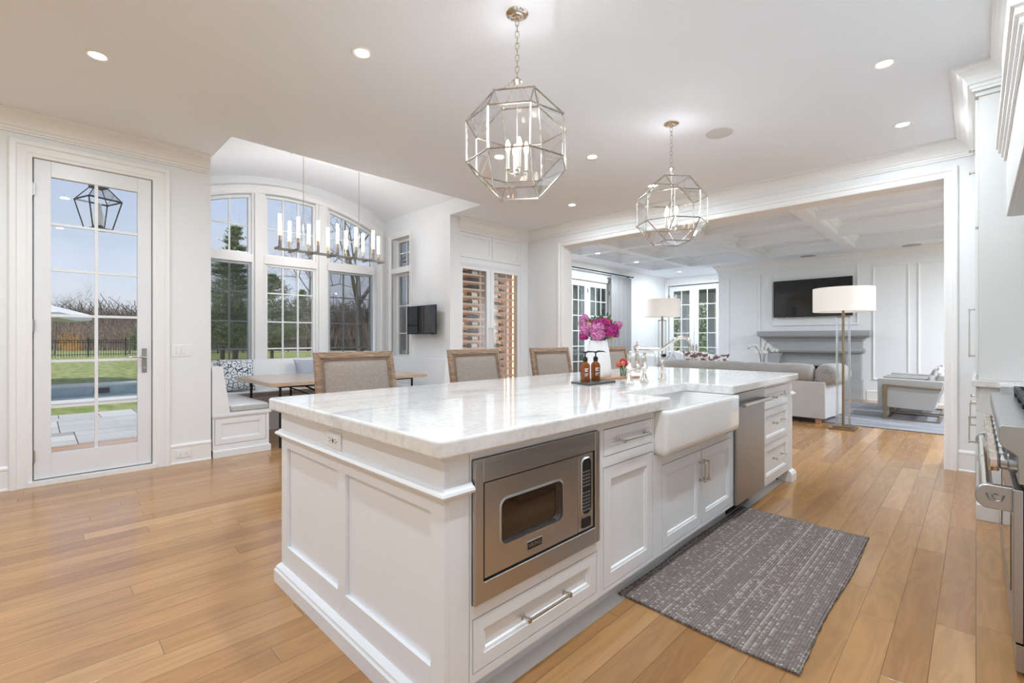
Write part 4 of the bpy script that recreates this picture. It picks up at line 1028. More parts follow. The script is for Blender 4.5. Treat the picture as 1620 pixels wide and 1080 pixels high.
# range
rg = thing('range', 'professional stainless gas range with faceted knobs and a tube handle', 'range', (.4, 3.3, 0))
R0, R1 = 2.551, 4.09
m = MB(); prof = [(.105,.045),(.70,.045),(.70,.925),(.066,.925),(.061,.920),(.061,.862),(.068,.848),(.105,.818)]
m.prism([(x, R0, z) for x, z in [(.112,.712),(.70,.712),(.70,.925),(.068,.925),(.061,.918),(.061,.862),(.068,.848),(.110,.815)]], (0, R1-R0, 0)); m.build('control_panel', M['steel_r'], rg, bevel=.002)
MB().box(.125, .70, R0+.004, R1-.004, .045, .712).build('body', M['black'], rg)
m = MB(); m.box(.098, .124, R0, 3.52, .125, .690); m.build('oven_door', M['steel_r'], rg, bevel=.003)
m = MB(); m.box(.098, .124, 3.53, R1, .125, .690); m.build('oven_door', M['steel_r'], rg, bevel=.003)
for a, b in ((R0+.14, 3.38), (3.62, R1-.1)):
    m = MB(); m.box(.0955, .098, a, b, .26, .56); m.build('door_window', M['blackglass'], rg, bevel=.001)
MB().box(.105, .14, R0, R1, .02, .118).build('kick_panel', M['steel_r'], rg)
m = MB(); m.tube([(.028, R0+.06, .655), (.028, R1-.05, .655)], .021, 18); m.build('handle', M['nickel'], rg, smooth=True)
for y in (R0+.05, R1-.06):
    m = MB(); 
    P = [(.100, .596), (.100, .688)]+[(.030+.034*math.cos(t_), .642+.046*math.sin(t_)) for t_ in [PI/2+PI*q/8 for q in range(9)]]
    m.prism([(x, y-.016, z) for x, z in P], (0, .034, 0)); m.build('handle_bracket', M['steel_r'], rg, bevel=.004)
m = MB(); y = R0+.0325
# crest pressed into the near bracket
for k_ in range(2):
    pts = [(.052+.010*math.cos(t_)*(1 if k_ else .55), y, .646+.010*math.sin(t_)) for t_ in [PI*.2+PI*1.3*q/8 for q in range(9)]]
    m.tube(pts, .0022, 5)
pts = [(.075, y, .655), (.068, y, .632), (.052, y, .628), (.036, y, .632), (.029, y, .655)]
m.tube(pts, [.0045,.003,.0025,.003,.0045], 6); m.build('bracket_emblem', M['hinge'], rg)
for y in (3.3,):
    m = MB(); m.tube([(.028, y-.02, .655), (.028, y+.02, .655)], .026, 18); m.build('handle_collar', M['nickel'], rg, smooth=True)
for i, y in enumerate([2.66, 2.82, 2.98, 3.14, 3.36, 3.56, 3.74, 3.92]):
    kb = MB(); kb.lathe([(.036,.112),(.036,.090),(.030,.086),(.030,.068),(.026,.064)], (0, y, .770), 20, 'x'); k_ = kb.build('knob', M['steel_r'], rg, smooth=True)
    g_ = MB(); hexa = [(.042*math.cos(t_), .042*math.sin(t_)) for t_ in [PI/8+PI*q/4 for q in range(8)]]
    g_.prism([(.064, y+a_, .770+b_) for a_, b_ in hexa], (-.030, 0, 0)); g_.build('knob_grip', M['nickel'], k_, bevel=.006, seg=2)
for y in (2.75, 3.07, 3.39, 3.71):
    m = MB(); g0, g1 = .955, .985
    m.box(.150, .66, y-.15, y-.130, g0, g1); m.box(.150, .66, y+.130, y+.15, g0, g1); m.box(.150, .172, y-.13, y+.13, g0, g1); m.box(.640, .66, y-.13, y+.13, g0, g1); m.box(.40, .42, y-.13, y+.13, g0, g1)
    for x in (.161, .65):
        for yy in (y-.14, y+.14): m.box(x-.010, x+.010, yy-.010, yy+.010, .926, g0)
    m.box(.172, .40, y-.008, y+.008, g0, g1); m.box(.42, .64, y-.008, y+.008, g0, g1)
    m.build('burner_grate', M['castiron'], rg, bevel=.002)
    m = MB()
    for x in (.29, .53): m.lathe([(.05,.926),(.05,.936),(.035,.942),(0,.943)], (x, y, 0), 18)
    m.build('burner_cap', M['castiron'], rg, smooth=True)

# ================================================================== wine cabinet wall
ORD = ['top', 'second', 'third', 'fourth', 'fifth', 'sixth', 'seventh', 'eighth', 'ninth', 'tenth', 'eleventh', 'twelfth', 'thirteenth', 'fourteenth', 'fifteenth']
WF = face('+x', (XL, 0, 0)); WA, WB = 4.585, YO-.005
wc = thing('wine_cabinet', 'built-in white wine cabinet with two glazed doors and cupboards above', 'wine cabinet', (XL-.3, 5.3, 0))
m = MB(); X1_ = XL-.045
m.box(XL-.62, XL-.60, WA, WB, 0, 3.12)
m.box(XL-.60, X1_, WA, WA+.02, 0, 3.12); m.box(XL-.60, X1_, WB-.02, WB, 0, 3.12); m.box(XL-.60, X1_, WA, WB, 2.44, 3.12); m.box(XL-.60, X1_, WA, WB, 0, .20); m.box(XL-.60, X1_, 5.20, 5.28, .2, 2.44); m.box(XL-.60, X1_, 5.88, WB-.02, .2, 2.44)
m.build('body', M['paint'], wc)
m = MB(); m.box(XL-.36, XL-.35, WA+.02, 5.2, .2, 2.44); m.box(XL-.36, XL-.35, 5.28, 5.88, .2, 2.44)
for y in (WA+.021, 5.193, 5.281, 5.873): m.box(XL-.59, X1_-.01, y, y+.006, .2, 2.44)
m.box(XL-.59, X1_-.01, WA+.03, 5.19, 2.425, 2.439); m.box(XL-.59, X1_-.01, 5.29, 5.87, 2.425, 2.439); m.build('lining', M['cabin'], wc)
m = MB(); m.box(XL-.045, XL, WA, 4.60, 0, 2.94); m.box(XL-.045, XL, 5.95, WB, 0, 2.97); m.box(XL-.045, XL, 4.60, 5.95, 2.405, 2.53); m.box(XL-.045, XL, 4.60, 5.95, 2.925, 2.99); m.box(XL-.045, XL, 4.60, 5.95, 0, .22)
m.box(XL, XL+.014, WA, WB, 2.44, 2.462); m.box(XL, XL+.008, WA, WB, 2.425, 2.44); m.build('face_frame', M['paint'], wc)
for a, b in ((4.603, 5.272), (5.278, 5.947)):
    d = MB(); d.M = WF; shaker(d, a, b, 2.535, 2.920, rail=.05, t=.02, rec=.010); d.build('cupboard_door', M['paint'], wc)
for a, b, g0, g1, hy in ((4.603, 5.236, 4.648, 5.150, 5.205), (5.242, 5.947, 5.318, 5.872, 5.272)):
    d = MB(); d.M = WF; d.box(a, g0, .225, 2.402, -.022, 0); d.box(g1, b, .225, 2.402, -.022, 0); d.box(g0, g1, .225, .29, -.022, 0); d.box(g0, g1, 2.352, 2.402, -.022, 0)
    dd = d.build('door', M['paint'], wc)
    g = MB(); g.M = WF; g.box(g0-.004, g1+.004, .286, 2.356, -.014, -.010); g.build('glass', M['lglass'], dd)
    put_pull(WF, wc, hy, 1.03, hy, 1.43)
cols_ = [(4.645, 5.165, -1), (5.30, 5.845, 1)]
zz = [2.33-.1185*i for i in range(17)]
for ci, (a, b, dr_) in enumerate(cols_):
    r_ = MB()
    for x in (XL-.075, XL-.175):
        for z in zz: r_.box(x-.010, x+.010, a-.01, b, z-.066, z-.036)
    y = (b-.07) if ci == 0 else (b-.15)
    r_.box(XL-.110, XL-.088, y-.018, y+.018, .2, 2.42); r_.box(XL-.21, XL-.188, y-.018, y+.018, .2, 2.42)
    r_.build('rack_slats', M['rack'], wc)
m = MB(); m.box(XL-.11, XL-.09, 5.856, 5.868, .35, 2.38); m.build('led_strip', mat('warm_led', (1,1,1), .5, emit=((1,.72,.42), 1.2)), wc)
area_light('led_light', (XL-.24, 5.85, 1.35), 2.6, 1.9, wc, rot=(-PI/2, PI/2, 0), color=(1,.76,.50), size_y=.12)
area_light('led_light', (XL-.22, 4.63, 1.35), 2.8, 1.9, wc, rot=(PI/2, PI/2, 0), color=(1,.86,.72), size_y=.12)
def bottle(dirn, foil, lab, label):
    """lying along y, neck towards dirn, centred at origin"""
    root = thing('wine_bottle', label, 'bottle', (0,0,0), 'wine bottles lying in the wine cabinet')
    P = [(0,-.15),(.030,-.15),(.0375,-.144),(.0375,.035),(.034,.055),(.020,.082),(.0145,.10)]
    m = MB().lathe([(r, h*dirn) for r, h in P]+[(.0145,.16*dirn),(0,.16*dirn)], (0,0,0), 16, 'y'); m.build('bottle_glass', M['bottle'], root, smooth=True)
    m = MB().lathe([(.0152,.095*dirn),(.0158,.152*dirn),(.0158,.163*dirn),(0,.163*dirn)], (0,0,0), 14, 'y'); m.build('capsule', M[foil], root, smooth=True)
    if lab: MB().lathe([(.0381,-.115*dirn),(.0381,.005*dirn)], (0,0,0), 16, 'y').build('label', M[lab], root, smooth=True)
    return root
M['foil_gold'] = mat('gold_foil', (.50,.36,.16), .3, .8); M['foil_red'] = mat('red_foil', (.16,.03,.03), .35, .4)
M['lab_cream'] = mat('cream_label', (.68,.62,.48), .6)
specs = {0: [('capsule','label'),('foil_red',None),('capsule',None),('foil_gold','label'),('capsule','lab_cream'),('foil_red','label'),('capsule',None),('foil_gold','lab_cream'),('capsule',None),('foil_red','lab_cream'),('capsule','label')],
         1: [('capsule','label'),('foil_red','label'),('capsule','lab_cream'),('foil_gold','label'),('capsule',None),('foil_red','label'),('capsule',None),('capsule','label'),('foil_red','label'),('foil_gold','lab_cream'),('capsule',None),('foil_red',None),('capsule',None),('capsule',None)]}
tags_ = {'label': 'white-labelled', 'lab_cream': 'cream-labelled', None: 'unlabelled dark'}
protos = {}
for ci, (a, b, dr_) in enumerate(cols_):
    for i, (foil, lab) in enumerate(specs[ci]):
        lbl = '%s wine bottle on the %s rack behind the %s cabinet door' % (tags_[lab], ORD[i], 'left' if ci == 0 else 'right')
        y = 4.93 if ci == 0 else 5.50; y += random.uniform(-.015, .015)
        key = (dr_, foil, lab)
        if key not in protos: r_ = bottle(dr_, foil, lab, lbl); protos[key] = r_; r_.location = (XL-.20, y, zz[i]+.004)
        else: r_ = dup(protos[key], (XL-.20, y, zz[i]+.004), 0, lbl)
        # bottles rest on the slats beneath them
        r_.location.z = zz[i]-.045+.0385
        r_.location.x = XL-.13
# ================================================================== nook: banquette, table, cushions
bq = thing('banquette', 'white built-in corner banquette running around three sides of the nook', 'bench', (-6.6, 2.8, 0))
m = MB(); m.box(-7.49, -5.70, 1.285, 1.835, .075, .425); m.box(-7.49, -6.94, 1.835, 3.82, .075, .425); m.box(-7.49, -5.60, 3.82, 4.37, .075, .425); m.build('seat_box', M['paint'], bq)
m = MB(); m.box(-7.49, -5.668, 1.28, 1.86, .425, .462); m.box(-7.49, -6.91, 1.86, 3.79, .425, .462); m.box(-7.49, -5.57, 3.79, 4.375, .425, .462); m.build('seat_board', M['paint'], bq, bevel=.004)
m = MB(); m.M = face('+x', (-5.68, 0, 0)); shaker(m, 1.308, 1.80, .135, .405, rail=.052, t=.018, rec=.012)
m.box(1.285, 1.303, .075, .425, -.02, 0); m.box(1.805, 1.835, .075, .425, -.02, 0); m.box(1.303, 1.805, .075, .130, -.02, 0); m.box(1.303, 1.805, .410, .425, -.02, 0); m.build('end_panel', M['paint'], bq)
m = MB(); m.sweep([(-o, h) for o, h in [(0,0),(.016,0),(.016,.065),(.006,.075),(0,.075)]], [(-7.4, 1.285), (-5.68, 1.285), (-5.68, 1.835), (-6.94, 1.835), (-6.94, 3.82), (-5.60, 3.82), (-5.60, 4.37)][1:]); m.build('plinth', M['paint'], bq)
m = MB(); m.prism([(-5.672, 1.28, .462), (-5.672, 1.448, .462), (-5.672, 1.378, .957), (-5.672, 1.28, .957)], (-1.8, 0, 0)); m.build('backrest', M['paint'], bq, bevel=.004)
m = MB(); m.prism([(-7.49, 1.28, .462), (-7.33, 1.28, .462), (-7.40, 1.28, .957), (-7.49, 1.28, .957)], (0, 3.09, 0)); m.build('backrest', M['paint'], bq, bevel=.004)
m = MB(); m.prism([(-5.58, 4.37, .462), (-5.58, 4.19, .462), (-5.58, 4.25, .957), (-5.58, 4.37, .957)], (-1.9, 0, 0)); m.build('backrest', M['paint'], bq, bevel=.004)
def cushion(x0, x1, y0, y1, z0, z1, label, mats=('cushion', 'cushshade')):
    m = MB(); m.box(x0, x1, y0, y1, z0, z1); m.m = [1, 0, 1, 1, 1, 1]  # top stays white, the other faces carry the painted shade
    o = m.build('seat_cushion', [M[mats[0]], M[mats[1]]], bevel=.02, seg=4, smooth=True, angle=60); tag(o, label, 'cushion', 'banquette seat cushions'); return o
cushion(-6.93, -5.70, 1.455, 1.845, .463, .53, 'white seat cushion with sides greyed for shade on the left arm of the banquette')
cushion(-7.32, -6.935, 1.455, 3.78, .463, .53, 'long seat cushion on the banquette run beneath the arched window', ('cushion', 'cushshade'))
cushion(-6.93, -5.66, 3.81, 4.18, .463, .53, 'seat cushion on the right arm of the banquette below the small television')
def pillow(name, c, w, h, t, rz, tilt, m_, label, seed=0, group=None, pinch=.10, rx=0):
    n = 14; b = MB()
    mt = Matrix.Translation(c) @ Matrix.Rotation(rz, 4, 'Z') @ Matrix.Rotation(tilt, 4, 'Y') @ Matrix.Rotation(rx, 4, 'X')
    b.M = mt
    for s in (1, -1):
        def fn(u, v):
            a, c_ = u*2-1, v*2-1
            th = t/2*((1-abs(a)**2.6)*(1-abs(c_)**2.6))**.55*s
            k_ = 1-pinch*(1-abs(a)**2)*(abs(c_)**3); l_ = 1-pinch*(1-abs(c_)**2)*(abs(a)**3)
            wr = noise.noise(Vector((a*2+seed, c_*2, s)))*.012
            return (th+wr*(1-max(abs(a), abs(c_))), a*w/2*l_, c_*h/2*k_)
        b.grid(fn, n, n)
    o = b.build(name, M[m_], smooth=True, merge=True, angle=80)
    return tag(o, label, 'pillow', group)
pillow('throw_pillow', (-7.20, 1.92, .755), .46, .46, .16, math.radians(5), math.radians(-14), 'hex', 'throw pillow with blue hexagon pattern leaning in the banquette corner', 1)
pillow('throw_pillow', (-7.23, 1.62, .76), .44, .44, .13, math.radians(12), math.radians(-14), 'ink2', 'pale leaf-patterned throw pillow tucked behind the blue patterned one', 2)
pillow('throw_pillow', (-7.20, 2.90, .745), .46, .42, .16, math.radians(12), math.radians(-15), 'bluegray', 'blue-grey linen throw pillow under the middle arched window', 3)
pillow('throw_pillow', (-7.25, 3.20, .74), .42, .40, .13, math.radians(-8), math.radians(-15), 'cushion', 'white throw pillow right of the blue-grey one, partly hidden by a chair', 4)
tb = thing('nook_table', 'rectangular pale wood table on black iron legs in the nook', 'table', (-6.15, 2.83, 0))
MB().box(-6.86, -5.50, 1.80, 3.86, .718, .762).build('table_top', M['tabletop'], tb, bevel=.003)
for x in (-5.66, -6.70):
    for y in (1.95, 3.71): MB().tube([(x, y, .005), (x, y, .718)], .0145, 12).build('leg', M['iron'], tb, smooth=True)
m = MB(); m.tube([(-6.18, 2.32, .66), (-6.18, 3.34, .66)], .012, 8); m.tube([(-6.52, 2.40, .70), (-6.45, 2.95, .40)], .010, 8); m.tube([(-5.66, 1.95, .70), (-6.70, 1.95, .70)], .012, 8); m.tube([(-5.66, 3.71, .70), (-6.70, 3.71, .70)], .012, 8)
for x in (-5.66, -6.70): m.tube([(x, 1.95, .70), (x, 3.71, .70)], .012, 8)
m.tube([(-6.52, 2.38, .005), (-6.52, 2.38, .70)], .014, 10); m.tube([(-5.66, 2.05, .69), (-5.66, 2.6, .45), (-5.66, 3.2, .12)], .008, 8); m.build('brace', M['iron'], tb)
ft = thing('flower_pot', 'tiny pot of yellow flowers on the nook table behind the chair', 'plant', (-6.6, 3.55, .762))
MB().lathe([(.03,.763),(.045,.85),(.04,.85),(.035,.80),(0,.80)], (-6.6, 3.55, 0), 16).build('pot', M['fluted'], ft, smooth=True)
M['yellow'] = mat('yellow_petals', (.75,.55,.10), .6)
m = MB()
for i in range(26):
    a = random.uniform(0, 2*PI); r = random.uniform(0, .06); m.ball((-6.6+r*math.cos(a), 3.55+r*math.sin(a), .93+random.uniform(-.03,.03)), .012, 6)
m.build('blossom', M['yellow'], ft); m = MB()
for i in range(10):
    a = random.uniform(0, 2*PI); m.tube([(-6.6, 3.55, .80), (-6.6+.05*math.cos(a), 3.55+.05*math.sin(a), .93)], .003, 4)
m.build('stem', M['leaf'], ft)
# small television, wall switches
tv = thing('television', 'small black television on an arm in the nook beside the narrow window', 'television', (-6.22, 4.25, 1.33))
MB().box(-6.60, -5.82, 4.235, 4.262, 1.325, 1.775).build('screen_body', M['black'], tv, bevel=.004); MB().box(-6.592, -5.828, 4.2335, 4.2355, 1.345, 1.767).build('screen', M['blackglass'], tv)
m = MB(); m.box(-6.3, -6.1, 4.262, 4.28, 1.45, 1.65); m.tube([(-6.2, 4.28, 1.55), (-6.2, 4.37, 1.55)], .02, 8); m.box(-6.28, -6.12, 4.365, 4.379, 1.43, 1.67); m.build('wall_bracket', M['black'], tv)
m = MB(); m.box(-5.93, -5.86, 4.23, 4.236, 1.316, 1.326); m.build('remote_sensor', M['black'], tv)
def switch(name, fm, u, v, gang, label, landscape=False, outlet=False):
    o = fm @ Vector((u, v, 0)); r_ = thing(name, label, 'light switch' if not outlet else 'outlet', o)
    w_, h_ = (.035+.023*gang, .058) if not landscape else (.060, .036)
    m = MB(); m.M = fm; m.box(u-w_, u+w_, v-h_, v+h_, 0, .006); m.build('cover_plate', M['plate'], r_, bevel=.002)
    if outlet:
        for s in (-.026, .026):
            m = MB(); m.M = fm; m.box(u+s-.018, u+s+.018, v-.015, v+.015, .006, .008); m.build('socket', M['plate'], r_, bevel=.002)
            m = MB(); m.M = fm; m.box(u+s-.006, u+s+.006, v+.004, v+.0065, .008, .0085); m.box(u+s-.006, u+s+.006, v-.0065, v-.004, .008, .0085); m.build('slots', M['slot'], r_)
    else:
        for g_ in range(gang):
            c_ = u+(g_-(gang-1)/2)*.046; m = MB(); m.M = fm; m.box(c_-.016, c_+.016, v-.034, v+.034, .006, .010); m.build('rocker', M['plate'], r_, bevel=.002)
            m = MB(); m.M = fm
            for a0, a1, b0, b1 in ((-.018,-.0165,-.036,.036),(.0165,.018,-.036,.036),(-.018,.018,-.036,-.0345),(-.018,.018,.0345,.036)): m.box(c_+a0, c_+a1, v+b0, v+b1, .006, .0064)
            m.build('rocker_gap', M['grille'], r_)
switch('wall_switch', face('+x', (XL, 0, 0)), 1.01, 1.135, 2, 'white double rocker switch on the wall right of the patio door')
switch('wall_outlet', face('+x', (XL+.0155, 0, 0)), 1.03, .098, 1, 'white power outlet set in the baseboard right of the patio door', True, True)
switch('wall_switch', face('-y', (0, YN1, 0)), -5.89, 1.11, 1, 'single white switch below the small television')
switch('wall_outlet', face('-x', (-6.945, 0, 0)), 0, 0, 1, '') if False else None

# ================================================================== counter chairs
def counter_chair(label):
    root = thing('counter_chair', label, 'chair', (0,0,0), 'counter chairs along the island')
    tilt = lambda z: -.10*max(0, (z-.66))/.5           # back leans away from the island
    def yb_(z): return .315-.018*(1.155-z)/.5
    top, bot, fr, th = 1.158, .70, .052, .036
    # frame: stiles and rails following the tilt
    f = MB()
    def q(y, z, x): return (tilt(z)+x, y, z)
    def slab(P, x0, x1):
        f.add([q(y, z, x0) for y, z in P]+[q(y, z, x1) for y, z in P], [(3,2,1,0),(4,5,6,7)]+[(i, (i+1) % 4, 4+(i+1) % 4, 4+i) for i in range(4)])
    wt, wb = .302, .312
    slab([(-wt, top), (wt, top), (wt-fr, top-fr), (-wt+fr, top-fr)], -th/2, th/2)
    slab([(-wb, bot), (-wb+fr, bot+fr), (wb-fr, bot+fr), (wb, bot)], -th/2, th/2)
    for s in (-1, 1): slab([(s*wt, top), (s*(wt-fr), top-fr), (s*(wb-fr), bot+fr), (s*wb, bot)], -th/2, th/2)
    f.build('back_frame', M['oak'], root, local=True, bevel=.006, seg=2, smooth=True)
    f = MB()
    for s in (0, 1):
        d = fr-.014 if s == 0 else fr+.004; xx = th/2+.001
        P = [q(-wt+d, top-d, xx), q(wt-d, top-d, xx), q(wb-d, bot+d, xx), q(-wb+d, bot+d, xx)]
        f.tube(P, .0045 if s == 0 else .0035, 6, closed=True)
    f.build('frame_bead', M['oak'], root, local=True, smooth=True)
    u = MB()
    for s, x0 in ((1, th/2-.006), (-1, -th/2+.006)):
        def fn(a, b):
            A, B = a*2-1, b*2-1; z = bot+fr+(top-bot-2*fr)*b; w_ = (wb-fr)+(wt-wb)*b
            bulge = .016*((1-A**4)*(1-B**4))**.6
            return (tilt(z)+x0+s*bulge, A*w_, z)
        u.grid(fn, 10, 10)
    u.build('back_upholstery', M['linen'], root, local=True, smooth=True, merge=False)
    s_ = MB(); s_.box(.0, .47, -.27, .27, .60, .68); s_.build('seat', M['linen'], root, local=True, bevel=.03, seg=4, smooth=True, angle=60)
    s_ = MB(); s_.box(-.005, .475, -.275, .275, .545, .60); s_.build('seat_frame', M['oak'], root, local=True, bevel=.006)
    for sx, sy in ((.44, -.245), (.44, .245), (.0, -.245), (.0, .245)):
        l_ = MB(); x2 = sx-(.05 if sx == 0 else 0)
        l_.lathe([(0,0),(.013,0),(.019,.30),(.022,.54),(.024,.56),(0,.56)], (0,0,0), 12)
        l_.v = [(p[0]+sx+(x2-sx)*(1-p[2]/.56), p[1]+sy, p[2]) for p in l_.v]; l_.build('leg', M['oak'], root, local=True, smooth=True)
    st = MB()
    for y in (-.245, .245): st.box(-.02, .44, y-.010, y+.010, .20, .225)
    st.box(.43, .45, -.245, .245, .17, .20); st.box(-.03, -.01, -.245, .245, .24, .265); st.build('stretcher', M['oak'], root, local=True)
    return root
cc = counter_chair('linen-backed oak counter chair nearest the camera on the far side of the island')
cc.location = (-3.13, 1.63, 0)
dup(cc, (-3.13, 2.775, 0), .02, 'linen-backed oak counter chair in front of the wine cabinet, second along the island')
dup(cc, (-3.13, 3.83, 0), -.02, 'linen-backed oak counter chair left of the soap bottles, third along the island')
dup(cc, (-3.13, 5.03, 0), 0, 'linen-backed oak counter chair half hidden behind the white vase, last along the island')

# ================================================================== things on the island
Z = .9455
fa = thing('bridge_faucet', 'polished nickel bridge faucet with two lever handles and an arched spout', 'faucet', (-1.684, 2.94, Z))
def turned(c, s=1): return [(0,0),(.030,0),(.031,.006),(.026,.012),(.021,.025),(.015,.048),(.011,.060),(.014,.064),(.011,.070),(.013,.078),(.024,.088),(.028,.100),(.024,.112),(.013,.122),(.010,.130),(.013,.140),(.016,.160),(.012,.180),(.009,.186),(.0125,.195),(.011,.205),(0,.208)]
for y in (2.84, 3.045):
    m = MB().lathe([(r, Z+h) for r, h in turned(0)], (-1.684, y, 0), 20); m.build('valve_body', M['nickel'], fa, smooth=True)
    m = MB(); z = Z+.198; s = -1 if y < 2.9 else 1
    m.tube([(-1.684, y, z), (-1.67, y+.02*s, z+.004), (-1.65, y+.045*s, z+.010)], [.006,.0075,.010], 10); m.ball((-1.648, y+.048*s, z+.011), .011, 10); m.build('lever_handle', M['nickel'], fa, smooth=True)
m = MB(); m.tube([(-1.684, 2.84, Z+.100), (-1.684, 3.045, Z+.100)], .011, 12)
m.lathe([(r, Z+h) for r, h in [(0,.066),(.012,.068),(.026,.080),(.031,.097),(.026,.114),(.015,.124),(.012,.132),(.019,.138),(.020,.150),(.013,.156),(.0125,.205),(.017,.211),(.013,.217),(.021,.226),(.027,.240),(.021,.254),(.011,.262),(.006,.268),(.009,.276),(.003,.284),(.005,.290),(0,.293)]], (-1.684, 2.943, 0), 20)
m.build('bridge', M['nickel'], fa, smooth=True)
m = MB(); zz_ = Z+.236; pts = [(-1.684, zz_), (-1.60, zz_-.002), (-1.52, zz_-.004), (-1.497, zz_+.000), (-1.45, zz_+.032), (-1.40, zz_+.068), (-1.365, zz_+.080), (-1.33, zz_+.076), (-1.305, zz_+.055), (-1.292, zz_+.020), (-1.288, zz_-.012)]
m.tube([(x, 2.943-(.0)*(i), z) for i, (x, z) in enumerate(pts)], [.012,.011,.011,.011,.011,.011,.011,.011,.011,.012,.014], 12); m.lathe([(.014,-.02),(.017,-.012),(.017,-.002),(.013,.004)], (-1.288, 2.943, zz_-.012), 14)
m.build('spout', M['nickel'], fa, smooth=True)
sp_ = thing('side_sprayer', 'polished nickel side sprayer with black tip right of the faucet', 'sprayer', (-1.68, 3.31, Z))
m = MB().lathe([(r, Z+h) for r, h in [(0,0),(.029,0),(.030,.006),(.025,.016),(.016,.040),(.011,.052),(.013,.058),(.012,.10),(.015,.115),(.014,.130),(.009,.140),(.013,.150),(.014,.165),(.010,.175),(0,.178)]], (-1.68, 3.31, 0), 18); m.build('sprayer_body', M['nickel'], sp_, smooth=True)
m = MB(); m.tube([(-1.68, 3.31, Z+.180), (-1.652, 3.285, Z+.182)], [.014,.013], 12); m.build('sprayer_tip', M['black'], sp_, smooth=True)
tr = MB(); 
pts = [(-1.990, 2.605), (-1.80, 2.50), (-1.755, 2.60), (-1.90, 2.865), (-1.975, 2.84)]
pts = round_poly([(-1.985, 2.58), (-1.785, 2.515), (-1.80, 2.86), (-1.98, 2.88)], [.012]*4)
tr.prism([(p.x, p.y, Z) for p in pts], (0, 0, .012)); o = tr.build('soap_tray', M['slate'], bevel=.003); tag(o, 'dark slate tray under the two amber soap bottles', 'tray')
def soap(label, x, y):
    r_ = thing('soap_bottle', label, 'soap dispenser', (0,0,0), 'amber pump bottles on the slate tray')
    B = .0125
    MB().lathe([(0,B),(.030,B),(.033,B+.006),(.033,B+.108),(.029,B+.122),(.016,B+.132),(.013,B+.138),(.013,B+.142),(0,B+.142)], (0,0,0), 24).build('bottle_body', M['amber'], r_, local=True, smooth=True)
    MB().lathe([(.0155,B+.139),(.0165,B+.142),(.0165,B+.162),(.011,B+.168),(.006,B+.172),(.0045,B+.172),(.0045,B+.200),(0,B+.200)], (0,0,0), 18).build('pump_collar', M['black'], r_, local=True, smooth=True)
    m = MB(); m.tube([(0,0,B+.196), (.012,.012,B+.206), (.04,.04,B+.205), (.047,.047,B+.200)], [.006,.006,.004,.003], 8); m.box(-.012,.012,-.012,.012,B+.198,B+.206); m.build('pump_spout', M['black'], r_, local=True)
    m = MB()
    def fn(u, v):
        a = -.2+(-.55+1.05*u)-.35; return (.0334*math.cos(a), .0334*math.sin(a), B+.035+.06*v)
    m.grid(fn, 10, 1); lb = m.build('printed_label', M['amber'], r_, local=True, smooth=True)
    for i, (z, w0, w1) in enumerate(((.088,.1,.9),(.080,.1,.55),(.072,.1,.8),(.058,.1,.9),(.052,.1,.9),(.046,.1,.7),(.040,.1,.5))):
        t_ = MB(); h_ = .0045 if i < 3 else .002
        t_.grid(lambda u, v: (.0338*math.cos(-1.1+.95*(w0+(w1-w0)*u)), .0338*math.sin(-1.1+.95*(w0+(w1-w0)*u)), B+z+h_*v), 8, 1); t_.build('label_print', M['label'], r_, local=True)
    r_.location = (x, y, Z-.0003); return r_
soap('amber pump bottle on the slate tray, the one nearer the camera', -1.895, 2.625)
soap('amber pump bottle on the slate tray, the right one beside the vase', -1.90, 2.755)
# vase and bouquet
va = thing('fluted_vase', 'tall white fluted vase holding the big pink bouquet', 'vase', (-2.09, 3.07, Z))
fl_ = lambda an: 1+.035*abs(math.sin(an*9))
m = MB().lathe([(0,Z),(.078,Z),(.092,Z+.02),(.098,Z+.045),(.092,Z+.11),(.080,Z+.20),(.070,Z+.275),(.069,Z+.292),(.063,Z+.292),(.062,Z+.26),(0,Z+.25)], (-2.09, 3.07, 0), 72, flute=fl_)
m.build('vase_body', M['fluted'], va, smooth=True, angle=50)
bq_ = thing('flower_bouquet', 'bouquet of magenta, pink and red flowers in the white fluted vase', 'flowers', (-2.09, 3.07, Z+.25))
def bloom(c, r, m_, n=70, seed=0, sc=1.0):
    n = int(n*2.6); sc *= .62; b = MB(); rnd = random.Random(seed); c = Vector(c)
    for i in range(n):
        th = math.acos(1-1.75*(i+.5)/n); ph = i*2.39996
        d = Vector((math.sin(th)*math.cos(ph), math.sin(th)*math.sin(ph), math.cos(th)))
        d = (d+Vector((rnd.uniform(-.15,.15),)*3)).normalized(); u = d.orthogonal().normalized(); v = d.cross(u)
        a = rnd.uniform(0, 2*PI); u, v = u*math.cos(a)+v*math.sin(a), v*math.cos(a)-u*math.sin(a)
        s = r*.30*sc*rnd.uniform(.8, 1.25); p = c+d*r*rnd.uniform(.82, 1.02)
        b.add([p-u*s, p+v*s*.8+d*s*.25, p+u*s, p-v*s*.8+d*s*.25, p-d*s*.4], [(0,1,4),(1,2,4),(2,3,4),(3,0,4)])
    b.ball(c, r*.80, 8)
    return b.build('bloom', M[m_], bq_, smooth=False)
cam_r = Vector((.7108, .7034, 0)); cam_f = Vector((-.7034, .7108, 0)); vc = Vector((-2.09, 3.07, Z+.292))
